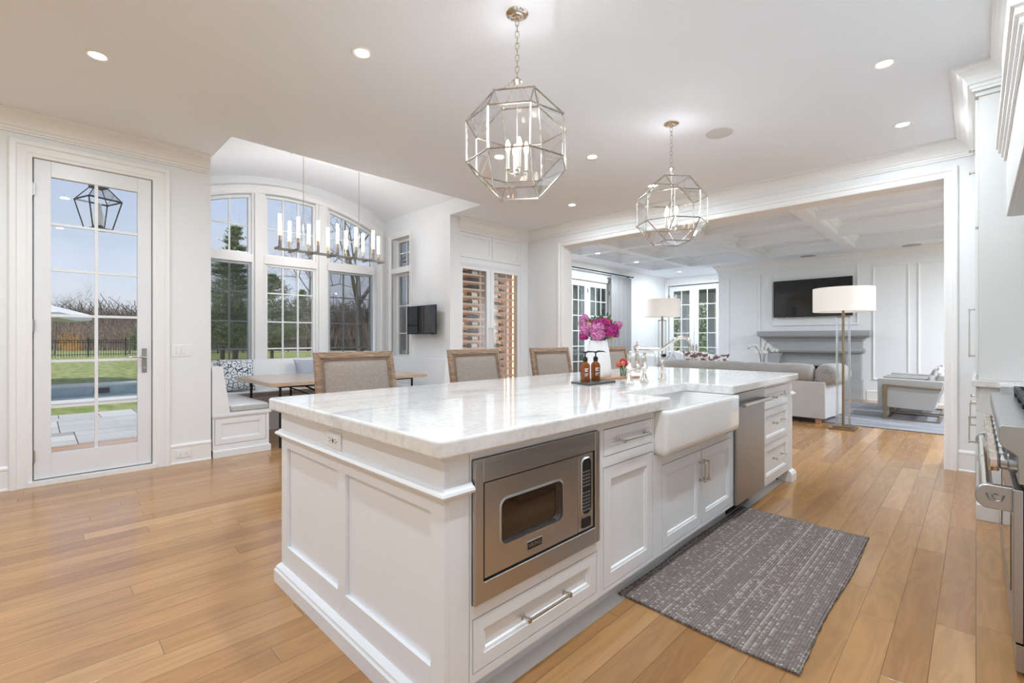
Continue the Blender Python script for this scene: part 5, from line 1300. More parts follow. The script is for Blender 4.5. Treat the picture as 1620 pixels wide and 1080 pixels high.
BL = [(-.095,.00,.08,.050,'pink'),(-.115,.02,.135,.040,'pink'),(-.105,.01,.175,.032,'pink'),(-.115,.00,.030,.036,'magenta'),(-.075,.02,.105,.042,'cream'),
      (-.02,-.05,.085,.060,'pink'),(-.015,-.06,.045,.055,'pink'),(.0,-.02,.125,.055,'magenta'),(.04,.0,.115,.062,'magenta'),(.07,-.03,.075,.058,'magenta'),(.065,.03,.130,.050,'crimson'),(.02,.04,.135,.045,'crimson'),(-.06,.05,.12,.045,'crimson'),
      (.115,.0,.085,.048,'magenta'),(.145,.02,.105,.036,'pink'),(.165,.02,.125,.028,'pink'),(.10,.0,.030,.028,'cream'),(.125,.0,.05,.035,'magenta'),(.085,.06,.07,.05,'magenta'),(-.04,.09,.08,.06,'magenta'),(.03,.09,.10,.06,'pink')]
for i, (r_, f_, u_, s_, m_) in enumerate(BL): bloom(vc+cam_r*r_+cam_f*f_+Vector((0,0,u_)), s_, m_, 60, i)
m = MB(); rnd = random.Random(5)
for i in range(110):
    a, e_ = rnd.uniform(0, 2*PI), rnd.uniform(-.1, 1.3); R_ = rnd.uniform(.05, .135)
    p = vc+Vector((math.cos(a)*math.cos(e_)*R_*1.1, math.sin(a)*math.cos(e_)*R_*1.1, math.sin(e_)*R_*1.2+.05)); d = (p-vc).normalized(); u = d.cross(Vector((rnd.uniform(-1,1), rnd.uniform(-1,1), 1))).normalized(); s = rnd.uniform(.018,.034)
    m.add([p, p+d*s*.5+u*s*.35, p+d*s*1.4, p+d*s*.5-u*s*.35], [(0,1,2,3)])
m.build('leaves', M['leaf'], bq_); m = MB()
for i, (r_, f_, u_, s_, m_) in enumerate(BL): m.tube([vc-Vector((0,0,.04)), vc+(cam_r*r_+cam_f*f_)*.4+Vector((0,0,u_*.3)), vc+cam_r*r_+cam_f*f_+Vector((0,0,u_))], .003, 5)
m.build('stems', M['leaf'], bq_)
# board and little glass of coral flowers
o = MB().box(-2.06, -1.885, 2.86, 3.19, Z, Z+.016); o.M = None
o2 = o.build('serving_board', M['board'], bevel=.003); o2.location = Vector((-1.99, 3.17, Z)); o2.rotation_euler.z = -.25; tag(o2, 'brown wooden serving board beside the white vase', 'serving board')
gl = thing('flower_glass', 'small glass of coral red flowers left of the faucet', 'flowers', (-1.95, 3.20, Z+.016))
MB().lathe([(0,Z+.017),(.022,Z+.017),(.027,Z+.085),(.0255,Z+.085),(.021,Z+.022),(0,Z+.022)], (-1.95, 3.20, 0), 20).build('glass_cup', M['stemwater'], gl, smooth=True)
m = MB(); rnd = random.Random(8)
for i in range(12):
    a = rnd.uniform(0, 2*PI); m.tube([(-1.95+.012*math.cos(a), 3.20+.012*math.sin(a), Z+.022), (-1.95-.02*math.cos(a), 3.20-.02*math.sin(a), Z+.10)], .002, 4)
m.build('stems', M['leaf'], gl)
for k_, (dr2, df, dz, m_) in enumerate(((-.035,0,.105,'coral'),(-.008,-.015,.115,'coral'),(.022,0,.118,'crimson'),(.035,.01,.095,'coral'),(.0,.02,.13,'crimson'),(-.02,.02,.10,'crimson'))):
    root_save = bq_; bq_ = gl; bloom(Vector((-1.95, 3.20, Z+.0))+cam_r*dr2+cam_f*df+Vector((0,0,dz)), .022, m_, 26, 40+k_, 1.3); bq_ = root_save
for i, (x, y) in enumerate(((-1.71, 2.61), (-1.695, 2.645))):
    m = MB().tube([(x+.011*math.cos(a*PI/8), y+.011*math.sin(a*PI/8), Z+.0015) for a in range(16)], .0013, 5, closed=True)
    o = m.build('finger_ring', M['satin'], smooth=True); tag(o, ['thin metal ring lying on the marble by the sink, left of the pair', 'thin metal ring lying on the marble by the sink, right of the pair'][i], 'ring')
# rug in front of the sink
m = MB()
def rugf(top):
    def fn(u, v):
        x = -1.245+.775*u+.006*math.sin(v*9+u*2); y = 1.985+1.675*v+.010*math.sin(u*5+1)
        z = .003+.004*abs(noise.noise(Vector((x*3, y*3, 0))))+(.006 if top else 0)
        e = min(u, 1-u, v, 1-v); 
        if u > .9: x += .002*math.sin(v*90)
        return (x, y, z if e > 0 or True else .002)
    return fn
m.grid(rugf(True), 30, 60); m.grid(rugf(False), 30, 60)
o = m.build('kitchen_rug', rug_mat(), smooth=True); tag(o, 'taupe woven cotton rug with pale flecks on the floor by the sink', 'rug')
sl = o.modifiers.new('t', 'SOLIDIFY'); sl.thickness = .002

# ================================================================== living room
FP = face('-y', (0, FY, 0))
fp = thing('fireplace', 'grey limestone fireplace with a deep mantel shelf under the mounted television', 'fireplace', (-2.55, 11.85, 0))
m = MB(); m.sweep([(-o, h) for o, h in [(0,1.215),(.02,1.215),(.03,1.235),(.035,1.25),(.07,1.275),(.11,1.29),(.12,1.305),(.14,1.31),(.15,1.33),(.15,1.425),(0,1.425)]], [(-3.44, FY-.005), (-3.44, 11.80), (-1.66, 11.80), (-1.66, FY-.005)])
m.box(-3.43, -1.67, 11.81, FY-.004, 1.22, 1.424); m.build('mantel_shelf', M['stone'], fp, smooth=True, angle=30)
m = MB(); m.box(-3.44, -1.66, 11.80, FY-.004, .985, 1.218); m.sweep([(-o, h) for o, h in [(0,.95),(.01,.955),(.035,.985),(.042,1.01),(.035,1.035),(.012,1.05),(0,1.055)]], [(-3.44, FY-.005), (-3.44, 11.80), (-1.66, 11.80), (-1.66, FY-.005)]); m.build('frieze', M['stone'], fp, smooth=True, angle=30)
for x0, x1, s in ((-3.42, -3.17, 1), (-1.93, -1.68, -1)):
    m = MB(); m.box(x0, x1, 11.82, FY-.004, .12, .985); m.box(x0-.02, x1+.02, 11.79, FY-.004, 0, .40)
    xi = x1 if s > 0 else x0
    P = [(xi, .70)]+[(xi+s*.10*math.sin(t_)**2, .72+.265*math.sin(t_)) for t_ in [PI/2*q/8 for q in range(9)]]+[(xi, .985)]
    m.prism([(x, 11.83, z) for x, z in P], (0, .15, 0)); m.build('leg', M['stone'], fp, bevel=.004)
m = MB(); m.box(-3.17, -1.93, 11.93, FY-.004, .68, .985); m.box(-3.17, -2.96, 11.93, FY-.004, 0, .68); m.box(-1.99, -1.93, 11.93, FY-.004, 0, .68); m.build('surround', M['stone'], fp, bevel=.002)
m = MB(); m.box(-2.96, -1.99, FY+.28, FY+.29, 0, .67); m.box(-2.949, -2.94, FY+.0, FY+.28, 0, .66); m.box(-2.01, -2.001, FY+.0, FY+.28, 0, .66); m.box(-2.95, -2.0, FY, FY+.29, .645, .659); m.build('firebox', M['soot'], fp)
tv = thing('television', 'large wall-mounted black television above the grey fireplace', 'television', (-2.57, 11.9, 1.74))
MB().box(-3.312, -1.825, 11.90, 11.945, 1.74, 2.565).build('screen_body', M['black'], tv, bevel=.004); MB().box(-3.300, -1.837, 11.897, 11.901, 1.755, 2.553).build('screen', M['blackglass'], tv)
MB().box(-2.8, -2.3, 11.945, 11.998, 1.95, 2.35).build('wall_bracket', M['black'], tv)
# chesterfield sofa with its back to the kitchen
so = thing('chesterfield_sofa', 'grey velvet sofa with channelled rolled back and arms, its back to the kitchen', 'sofa', (-2.8, 8.5, 0))
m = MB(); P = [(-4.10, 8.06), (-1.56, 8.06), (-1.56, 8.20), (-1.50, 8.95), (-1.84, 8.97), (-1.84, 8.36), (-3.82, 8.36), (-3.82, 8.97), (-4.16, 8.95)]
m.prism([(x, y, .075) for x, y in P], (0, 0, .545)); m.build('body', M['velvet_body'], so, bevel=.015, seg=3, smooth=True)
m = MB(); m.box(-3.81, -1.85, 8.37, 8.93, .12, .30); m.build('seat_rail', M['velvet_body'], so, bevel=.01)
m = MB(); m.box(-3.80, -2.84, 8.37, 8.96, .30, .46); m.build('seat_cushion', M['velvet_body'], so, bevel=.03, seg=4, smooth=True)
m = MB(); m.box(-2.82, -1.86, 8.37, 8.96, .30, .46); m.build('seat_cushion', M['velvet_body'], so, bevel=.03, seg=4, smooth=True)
def roll(P0, P1, r, step, end0=True, end1=True, sq=1.0):
    """padded roll of channels between two points"""
    P0, P1 = Vector(P0), Vector(P1); L_ = (P1-P0).length; n = max(1, round(L_/step)); d = (P1-P0)/L_
    b = MB(); pts, rs = [], []
    for i in range(n):
        for k_ in range(12):
            t_ = (i+k_/12)/n; s = math.sin(PI*k_/12)
            pts.append(P0+d*L_*t_); rs.append(r*(.90+.10*s**.45))
    pts.append(P1); rs.append(r*.92)
    if end0:
        for q, rr in ((.035,.90),(.055,.72),(.065,.40),(.060,.05)): pts.insert(0, P0-d*q); rs.insert(0, r*rr)
    if end1:
        for q, rr in ((.035,.90),(.055,.72),(.065,.40),(.060,.05)): pts.append(P1+d*q); rs.append(r*rr)
    b.tube(pts, rs, 40)
    # gathered pleats round the roll
    return b
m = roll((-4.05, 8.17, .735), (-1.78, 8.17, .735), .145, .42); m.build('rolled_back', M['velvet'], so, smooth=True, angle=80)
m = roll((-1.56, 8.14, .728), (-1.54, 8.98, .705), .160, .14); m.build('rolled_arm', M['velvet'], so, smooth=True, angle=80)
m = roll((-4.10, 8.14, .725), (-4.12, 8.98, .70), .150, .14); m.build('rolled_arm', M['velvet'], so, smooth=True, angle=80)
m = MB()
for q in range(22):
    a = 2*PI*q/22
    m.tube([(-1.56+.03*math.cos(a), 8.074, .725+.03*math.sin(a)), (-1.56+.085*math.cos(a+.1), 8.078, .725+.085*math.sin(a+.1)), (-1.56+.138*math.cos(a), 8.108, .725+.138*math.sin(a))], [.002,.007,.003], 5)
m.build('gathers', M['velvet'], so, smooth=True)
for x in (-4.02, -1.66):
    for y in (8.13, 8.86): MB().box(x-.035, x+.035, y-.035, y+.035, 0, .075).build('foot', M['board'], so, bevel=.006)
# floor lamps
def floor_lamp(label):
    r_ = thing('floor_lamp', label, 'floor lamp', (0,0,0), 'brass and glass floor lamps at the ends of the sofa')
    m = MB(); m.box(-.15, .15, -.15, .15, 0, .025); m.box(-.11, .11, -.11, .11, .025, .05); m.build('base', M['brass'], r_, local=True, bevel=.003)
    MB().tube([(0,0,.05), (0,0,1.75)], .016, 12).build('pole', M['brass'], r_, local=True, smooth=True)
    m = MB()
    m.lathe([(.085,.05),(.085,1.555)], (0,0,0), 28); m.f = m.f[:-2]; m.m = m.m[:-2]; m.build('glass_cylinder', glass_mat('lamp_glass_cylinder', (.985,.99,.99), .03) if 'lamp_glass_cylinder' not in bpy.data.materials else bpy.data.materials['lamp_glass_cylinder'], r_, local=True, smooth=True)
    m = MB(); m.lathe([(0,1.555),(.088,1.555),(.088,1.568),(0,1.568)], (0,0,0), 28); m.lathe([(.022,1.568),(.022,1.60),(0,1.60)], (0,0,0), 14); m.build('collar', M['brass'], r_, local=True, smooth=True)
    m = MB(); m.lathe([(.352,1.63),(.360,1.63),(.360,1.955),(.352,1.955),(.352,1.63)], (0,0,0), 48); m.f = [f for f in m.f if len(f) == 4]; m.m = [0]*len(m.f); m.build('shade', M['shade'], r_, local=True, smooth=True, angle=40)
    m = MB()
    for a in (0, 2*PI/3, 4*PI/3): m.tube([(0,0,1.93), (.352*math.cos(a), .352*math.sin(a), 1.93)], .003, 5)
    m.build('spider', M['brass'], r_, local=True)
    return r_
fl1 = floor_lamp('brass and glass floor lamp with drum shade at the sofa end nearest the fireplace television')
fl1.location = (-1.316, 7.89, 0)
dup(fl1, (-4.33, 8.52, .0), 0, 'brass and glass floor lamp with drum shade seen behind the kitchen faucet', (.93,.93,1.03))
# silk rug
m = MB(); m.box(-5.1, 1.2, 8.28, 11.30, 0.001, .014); o = m.build('living_room_rug', M['rugL'], bevel=.004); tag(o, 'large blue-grey silky rug under the living room seating', 'rug')
# armchairs
def armchair(label):
    r_ = thing('armchair', label, 'armchair', (0,0,0), 'armchairs with open brass frames')
    side = [(-.40,.20),(-.40,.625),(-.385,.64),(.36,.625),(.37,.60),(.26,.19),(.24,.18)]
    for y in (-.36, .26):
        m = MB(); m.prism([(x, y, z) for x, z in side], (0, .10, 0)); m.build('arm', M['chairfab'], r_, local=True, bevel=.02, seg=3, smooth=True)
    m = MB(); m.box(-.38, .28, -.26, .26, .20, .34); m.build('seat_base', M['chairfab'], r_, local=True, bevel=.02)
    m = MB(); m.box(-.40, .20, -.255, .255, .34, .48); m.build('seat_cushion', M['chairfab'], r_, local=True, bevel=.04, seg=4, smooth=True)
    m = MB(); m.prism([(.16, -.255, .30), (.30, -.255, .30), (.44, -.255, .70), (.31, -.255, .72)], (0, .51, 0)); m.build('back_cushion', M['chairfab'], r_, local=True, bevel=.03, seg=4, smooth=True)
    for y in (-.385, .36):
        m = MB(); b_ = .022
        P = [(-.33, .014), (-.33, .55), (.345, .52), (.345, .50), (-.28, .525), (-.28, .04), (.33, .035), (.33, .014)]
        m.prism([(x, y, z) for x, z in P], (0, .026, 0)); m.build('frame_side', M['brass'], r_, local=True, bevel=.002)
    m = MB(); m.box(-.33, -.29, -.36, .36, .014, .036); m.box(.29, .33, -.36, .36, .014, .036); m.build('cross_bar', M['brass'], r_, local=True)
    return r_
ac = armchair('light grey armchair with open brass side frame, the nearer one right of the floor lamp')
ac.location = (-.70, 9.62, 0)
dup(ac, (-.70, 10.62, 0), 0, 'light grey armchair with open brass side frame, the farther one behind its twin')
pillow('throw_pillow', (-.44, 9.60, .66), .42, .36, .15, math.radians(180), math.radians(-18), 'ink2', 'grey leaf-print throw pillow on the nearer armchair', 11)
pillow('throw_pillow', (-.44, 10.60, .66), .42, .36, .15, math.radians(180), math.radians(-18), 'ink2', 'grey leaf-print throw pillow on the farther armchair', 12)
# settee by the patio doors
st = thing('settee', 'white curved settee by the curtain, facing the coffee table', 'sofa', (-5.5, 11, 0))
m = MB(); m.box(-6.0, -5.05, 9.95, 12.2, .12, .44); m.build('seat', M['settee'], st, bevel=.03, seg=3, smooth=True)
m = MB(); P = []
def arcP(cx, cy, rx, ry, a0, a1, n=16): return [(cx+rx*math.cos(math.radians(a0+(a1-a0)*i/n)), cy+ry*math.sin(math.radians(a0+(a1-a0)*i/n))) for i in range(n+1)]
out = [(-5.0, 9.86)]+arcP(-5.75, 10.35, .42, .49, 270, 180)+arcP(-5.75, 11.8, .42, .49, 180, 90)+[(-5.0, 12.29)]
inn = [(-5.0, 12.15)]+arcP(-5.75, 11.8, .28, .35, 90, 180)+arcP(-5.75, 10.35, .28, .35, 180, 270)+[(-5.0, 10.0)]
m.prism([(x, y, .12) for x, y in out+inn], (0,0,.76)); m.build('backrest', M['settee'], st, bevel=.05, seg=4, smooth=True)
for x in (-5.9, -5.15):
    for y in (10.1, 12.0): MB().lathe([(.02,0),(.03,.12)], (x, y, 0), 10).build('foot', M['board'], st)
for i, (c, m_, l) in enumerate((((-5.40, 10.50, .76), 'settee', 'white throw pillow at the near end of the curved settee'), ((-5.40, 11.0, .77), 'ink2', 'grey leaf-print throw pillow second along the curved settee'), ((-5.40, 11.48, .76), 'settee', 'plain white throw pillow at the far end of the curved settee'))):
    pillow('throw_pillow', c, .48, .42, .16, math.radians(-8+i*8), math.radians(-14), m_, l, 20+i)
pillow('throw_pillow', (-3.72, 8.60, .80), .46, .46, .16, math.radians(-80), math.radians(-10), 'ink', 'dark red floral throw pillow showing above the sofa back', 31)
pillow('throw_pillow', (-3.30, 8.56, .78), .42, .42, .15, math.radians(-96), math.radians(-10), 'ink', 'smaller red floral throw pillow right of the larger one on the sofa', 32)
sc_ = thing('side_chair', 'white upholstered side chair left of the faucet, beyond the last counter chair', 'chair', (-4.95, 9.2, 0))
m = MB(); m.prism([(x, y, .36) for x, y in arcP(-4.95, 9.2, .30, .32, 0, 350, 20)], (0,0,.10)); m.build('seat', M['settee'], sc_, bevel=.02, smooth=True)
def bk(u, v):
    a = math.radians(100+180*u); R_ = .30+.06*v; return (-4.95+R_*math.cos(a), 9.2+R_*math.sin(a), .40+.52*v)
m = MB(); m.grid(bk, 20, 6); o = m.build('backrest', M['settee'], sc_, smooth=True); s_ = o.modifiers.new('t', 'SOLIDIFY'); s_.thickness = .05; s_.offset = 0
for a in range(4): MB().tube([(-4.95+.2*math.cos(a*PI/2+.7), 9.2+.2*math.sin(a*PI/2+.7), 0), (-4.95+.17*math.cos(a*PI/2+.7), 9.2+.17*math.sin(a*PI/2+.7), .37)], .014, 8).build('leg', M['board'], sc_)
# coffee table and orchid
ct = thing('coffee_table', 'low pale coffee table hidden behind the sofa, carrying the orchid', 'table', (-2.9, 9.75, 0))
MB().box(-3.5, -2.2, 9.40, 10.15, .38, .42).build('table_top', M['tabletop'], ct, bevel=.004)
for x in (-3.42, -2.28):
    for y in (9.48, 10.07): MB().box(x-.025, x+.025, y-.025, y+.025, .014, .38).build('leg', M['brass'], ct)
oc = thing('white_orchid', 'white orchid with arching flower sprays showing above the sofa back', 'plant', (-2.86, 9.6, .42))
MB().lathe([(0,.421),(.06,.421),(.085,.56),(.08,.56),(.07,.50),(0,.50)], (-2.86, 9.6, 0), 24).build('pot', M['fluted'], oc, smooth=True)
m = MB(); rnd = random.Random(3); fl_p = []
for q, (sx, hh) in enumerate(((-.26, 1.12), (.10, 1.17), (.20, 1.10))):
    P = []
    for i in range(13):
        t_ = i/12; P.append(Vector((-2.86+sx*(t_**1.8)+(.0), 9.6+(.03*q)*t_, .50+(hh-.50)*math.sin(t_*2.05)/1.0*(1 if t_ < .77 else 1))))
    m.tube(P, [.005]*8+[.004]*5, 6)
    for i in range(6, 13):
        for s in (-1, 1): fl_p.append(P[i]+Vector((s*rnd.uniform(.01,.05), rnd.uniform(-.03,.03), rnd.uniform(-.03,.02))))
m.build('stem', M['leaf'], oc, smooth=True)
for i, p in enumerate(fl_p[::2]+fl_p[1::4]):
    b = MB(); r_ = .034; az = rnd.uniform(-.5, .5)
    for q in range(5):
        a = 2*PI*q/5+.3; u = Vector((math.cos(a), -.25, math.sin(a))); n_ = Vector((-math.sin(a), 0, math.cos(a)))
        b.add([p, p+u*r_*.6+n_*r_*.42, p+u*r_*1.15, p+u*r_*.6-n_*r_*.42], [(0,1,2,3)])
    b.ball(p+Vector((0,-.01,-.004)), .009, 6); b.build('blossom', M['white_petal'], oc)
m = MB()
for q in range(5):
    a = q*1.3; d = Vector((math.cos(a), math.sin(a), .35)); n_ = d.cross(Vector((0,0,1))).normalized(); p = Vector((-2.86, 9.6, .54))
    m.add([p, p+d*.08+n_*.028, p+d*.19+Vector((0,0,-.02)), p+d*.08-n_*.028], [(0,1,2,3)])
o = m.build('leaf', M['leaf'], oc); s_ = o.modifiers.new('t', 'SOLIDIFY'); s_.thickness = .003
# curtain and rod
cu_ = thing('curtain', 'pale grey pleated floor-length curtain right of the living room patio doors', 'curtain', (-6.5, 10.6, .02))
def cf(u, v):
    y = 10.12+.98*u; w_ = .045*(.55+.45*(1-v)); return (-6.52+w_*math.sin(u*2*PI*9)+.012*math.sin(u*31), y+.012*math.sin(u*2*PI*9+1.2), .02+2.83*v)
m = MB(); m.grid(cf, 220, 6); o = m.build('drape', M['curtain'], cu_, smooth=True); s_ = o.modifiers.new('t', 'SOLIDIFY'); s_.thickness = .004
m = MB()
for q in range(9): m.tube([(-6.52+.022*math.cos(a*PI/4), 10.17+.109*q, 2.872+.022*math.sin(a*PI/4)) for a in range(8)], .003, 5, closed=True)
m.build('curtain_ring', M['iron'], cu_)
cr_ = thing('curtain_rod', 'thin dark curtain rod above the living room patio doors', 'curtain rod', (-6.52, 9.8, 2.87))
m = MB(); m.tube([(-6.52, 8.1, 2.89), (-6.52, 11.16, 2.89)], .013, 10); m.ball((-6.52, 11.18, 2.89), .022, 10); m.build('rod', M['iron'], cr_, smooth=True)
m = MB()
for y in (8.3, 11.1): m.tube([(-6.52, y, 2.89), (-6.658, y, 2.89)], .008, 8)
m.build('bracket', M['iron'], cr_)

# ================================================================== outdoors
GZ = -.15
g = MB()
PX0, PX1, PY0, PY1 = -18.4, -14.1, -5.5, 4.8             # pool
for a, b, c_, d_ in ((-160, PX0-.9, -90, 160), (PX0-.9, PX1+.75, -90, PY0-.75), (PX0-.9, PX1+.75, PY1+.75, 160), (PX1+.75, -7.66, -90, 160), (-7.66, 160, -90, -3.95), (-7.66, 160, 13.95, 160), (4.65, 160, -3.95, 13.95)):
    g.box(a, b, c_, d_, GZ-.1, GZ)
struct(g.build('ground', M['grass'], local=True))
g = MB(); rnd = random.Random(12); xs_ = -7.68; cells = []
M['blue2'] = mat('bluestone_dark', (.31,.32,.305), .7); M['blue3'] = mat('bluestone_light', (.52,.52,.49), .7)
y = -6
while y < 1.9 and False: pass
def stones(x0, x1, y0, y1, dirn):
    if (x1-x0)*(y1-y0) < .42 or ((x1-x0)*(y1-y0) < .8 and rnd.random() < .35): g.mi = rnd.choice([0,0,0,1,2]); g.box(x0+.007, x1-.007, y0+.007, y1-.007, GZ, GZ+.03); return
    if x1-x0 > y1-y0: c_ = x0+(x1-x0)*rnd.uniform(.35,.65); stones(x0, c_, y0, y1, 1); stones(c_, x1, y0, y1, 1)
    else: c_ = y0+(y1-y0)*rnd.uniform(.35,.65); stones(x0, x1, y0, c_, 0); stones(x0, x1, c_, y1, 0)
stones(-11.75, -7.68, -6, 4.5, 0); g.mi = 0
struct(g.build('patio_paving', [M['bluestone'], M['blue2'], M['blue3']], local=True))
struct(MB().box(-11.75, -7.68, -6, 4.5, GZ, GZ+.022).build('paving_bed', mat('joint_sand', (.12,.115,.10), 1), local=True))
pl = thing('swimming_pool', 'swimming pool with pale coping and blue-grey waterline tile beyond the patio door', 'pool', (-16, 0, GZ))
m = MB(); m.sweep([(0,.0),(0,.07),(.72,.07),(.75,.0)], [(PX0, PY0), (PX0, PY1), (PX1, PY1), (PX1, PY0)], closed=True); 
m.v = [(p[0], p[1], p[2]+GZ) for p in m.v]; m.build('coping', M['coping'], pl)
m = MB()
for a in ((PX0, PX0+.02, PY0, PY1), (PX1-.02, PX1, PY0, PY1), (PX0, PX1, PY0, PY0+.02), (PX0, PX1, PY1-.02, PY1)): m.box(*a, -1.6, GZ+.01)
m.box(PX0-.01, PX0+.03, 1.0, 1.55, -.36, -.2) if False else None
m.box(PX0, PX1, PY0, PY1, -1.65, -1.6); m.build('pool_shell', M['pooltile'], pl)
m = MB(); m.box(PX0+.02, PX0+.035, 1.15, 1.50, GZ-.20, GZ-.04); m.build('skimmer', M['slot'], pl)
MB().box(PX0+.02, PX1-.02, PY0+.02, PY1-.02, -1.55, GZ-.26).build('water', M['water'], pl)
struct(MB().prism([(-160, 30, GZ), (-40, 18, GZ), (-40, 23.5, GZ), (-160, 44, GZ)], (0,0,.012)).build('garden_path', M['path'], local=True)) if False else None
m = MB(); P0_, P1_ = [], []
for i in range(25):
    v_ = -.78+.62*i/24; t_ = 52; w_ = 3.2
    for t2, L_ in ((t_, P0_), (t_+w_, P1_)): L_.append((t2*(-.7034+.7108*v_), t2*(.7108+.7034*v_), GZ+.012))
m.add(P0_+P1_, [(i, i+1, 26+i, 25+i) for i in range(24)]); struct(m.build('garden_path', M['path'], local=True))
# iron fence
fe = thing('iron_fence', 'black iron railing fence running along the back of the lawn', 'fence', (-58, 5, GZ))
def fenceline(A, B):
    A, B = Vector(A), Vector(B); L_ = (B-A).length; d = (B-A)/L_; n_ = Vector((-d.y, d.x, 0)); m = MB(); po = MB()
    def bar(c, hu, hn, z0, z1, mb): mb.prism([(c+d*a*hu+n_*b*hn).to_tuple()[:2]+(z0,) for a, b in ((-1,-1),(1,-1),(1,1),(-1,1))], (0,0,z1-z0))
    k_ = int(L_/.16)
    for i in range(k_): bar(A+d*(i*.16), .014, .014, GZ, GZ+1.35, m)
    for z in (.18, 1.12, 1.30): bar((A+B)/2, L_/2, .02, GZ+z-.025, GZ+z+.02, m)
    for i in range(int(L_/2.4)+1): bar(A+d*(i*2.4), .045, .045, GZ, GZ+1.5, po)
    m.build('railing', M['iron'], fe); po.build('post', M['iron'], fe)
fenceline((-46, -16, 0), (-54, 22, 0)); fenceline((-54, 22, 0), (-46, 62, 0))
# patio umbrella and hanging lantern outside the door
um = thing('patio_umbrella', 'white patio umbrella beyond the pool seen through the glazed door', 'umbrella', (-20.6, -1.65, GZ))
m = MB(); n_ = 8; cx, cy = -20.6, -1.65
def cf2(u, v):
    a = 2*PI*u; k_ = (u*8) % 1; sc = 1-.07*math.sin(PI*k_)*v; R_ = 2.9*v*sc; return (cx+R_*math.cos(a), cy+R_*math.sin(a), 2.86-.84*v**1.05-.05*math.sin(PI*k_)*v)
m.grid(cf2, 64, 8); vb = []
for i in range(64):
    a = 2*PI*i/64; k_ = (i/8) % 1; R_ = 2.9*(1-.07*math.sin(PI*k_)); z = 2.02-.05*math.sin(PI*k_); a2 = 2*PI*(i+1)/64; k2 = ((i+1)/8) % 1; R2 = 2.9*(1-.07*math.sin(PI*k2)); z2 = 2.02-.05*math.sin(PI*k2)
    m.add([(cx+R_*math.cos(a), cy+R_*math.sin(a), z), (cx+R2*math.cos(a2), cy+R2*math.sin(a2), z2), (cx+R2*math.cos(a2), cy+R2*math.sin(a2), z2-.16), (cx+R_*math.cos(a), cy+R_*math.sin(a), z-.16)], [(0,1,2,3)])
m.build('canopy', M['umb'], um, smooth=False); MB().tube([(cx, cy, GZ), (cx, cy, 2.9)], .03, 10).build('pole', M['board'], um)
MB().lathe([(0,0),(.4,0),(.4,.06),(.06,.10),(.05,.3)], (cx, cy, GZ), 20).build('base', M['iron'], um)
m = MB()
for i in range(8): m.tube([(cx, cy, 2.5), (cx+2.8*math.cos(PI*i/4), cy+2.8*math.sin(PI*i/4), 2.03)], .012, 5)
m.build('rib', M['board'], um)
hl = thing('hanging_lantern', 'dark metal coach lantern hanging outside above the patio door', 'lantern', (-6.46, .44, 2.36))
lc = Vector((-6.46, .44, 0)); A_ = math.radians(20)
def sqr(r, z): return [lc+Vector((r*math.cos(A_+PI/4+PI/2*i), r*math.sin(A_+PI/4+PI/2*i), z)) for i in range(4)]
m = MB(); lo, hi_, tp = sqr(.118, 2.385), sqr(.20, 2.68), sqr(.075, 2.815)
for i in range(4):
    j = (i+1) % 4; m.tube([lo[i], hi_[i]], .006, 4); m.tube([hi_[i], tp[i]], .005, 4); m.tube([lo[i], lo[j]], .006, 4); m.tube([hi_[i], hi_[j]], .009, 4); m.tube([tp[i], tp[j]], .010, 4)
m.build('frame', M['copper'], hl)
m = MB(); m.prism([p for p in sqr(.085, 2.815)], (0,0,.03)); m.tube([lc+Vector((0,0,2.84)), lc+Vector((0,0,3.15)), lc+Vector((.3,0,3.25)), lc+Vector((.56,0,3.25))], .016, 8); m.build('bracket', M['copper'], hl)
m = MB()
for i in range(4):
    j = (i+1) % 4; m.add([lo[i], lo[j], hi_[j], hi_[i]], [(0,1,2,3)]); m.add([hi_[i], hi_[j], tp[j], tp[i]], [(0,1,2,3)])
m.build('glass', M['lglass'], hl)
m = MB(); m.lathe([(.025,2.41),(.04,2.44),(.046,2.49),(.038,2.55),(.026,2.60),(.025,2.65)], lc, 16); m.f = [f for f in m.f if len(f) == 4]; m.m = [0]*len(m.f); m.build('chimney_glass', mat('frosted_chimney', (.75,.80,.78), .2), hl, smooth=True)
m = MB(); m.lathe([(0,2.385),(.045,2.385),(.04,2.42),(.025,2.43),(0,2.43)], lc, 14); m.tube([lc+Vector((-.10,0,2.388)), lc+Vector((.10,0,2.388))], .008, 5); m.build('burner', M['copper'], hl)

# ---- trees
def bare_tree(name, label, H, seed, spread=.55, trunk=.16, depth=5, mat_='bark', group='bare trees beyond the lawn'):
    rnd = random.Random(seed); b = MB()
    def grow(p, d, L_, r, k_):
        n = 4 if k_ == 0 else 3; pts = [p]; q = p.copy(); dd = d.copy()
        for i in range(n):
            dd = (dd+Vector((rnd.uniform(-1,1), rnd.uniform(-1,1), rnd.uniform(-.4,.8)))*.16).normalized(); q = q+dd*L_/n; pts.append(q.copy())
        b.tube(pts, [r*(1-.42*i/n) for i in range(n+1)], 6 if k_ < 2 else 3, cap=False)
        if k_ >= depth: return
        for c_ in range(rnd.choice((2,3,3)) if k_ < depth-1 else 3):
            t_ = rnd.uniform(.45, 1); s = pts[min(n, int(t_*n+.5))]
            a = rnd.uniform(0, 2*PI); o_ = dd.orthogonal().normalized(); o_ = (Matrix.Rotation(a, 3, dd) @ o_)
            nd = (dd*(1-spread*.6)+o_*spread*rnd.uniform(.6,1.4)+Vector((0,0,.12))).normalized()
            grow(s, nd, L_*rnd.uniform(.62,.82), r*.55, k_+1)
    grow(Vector((0,0,0)), Vector((0,0,1)), H*.30, trunk, 0)
    o = b.build(name, M[mat_], smooth=False, local=True); tag(o, label, 'tree', group); return o
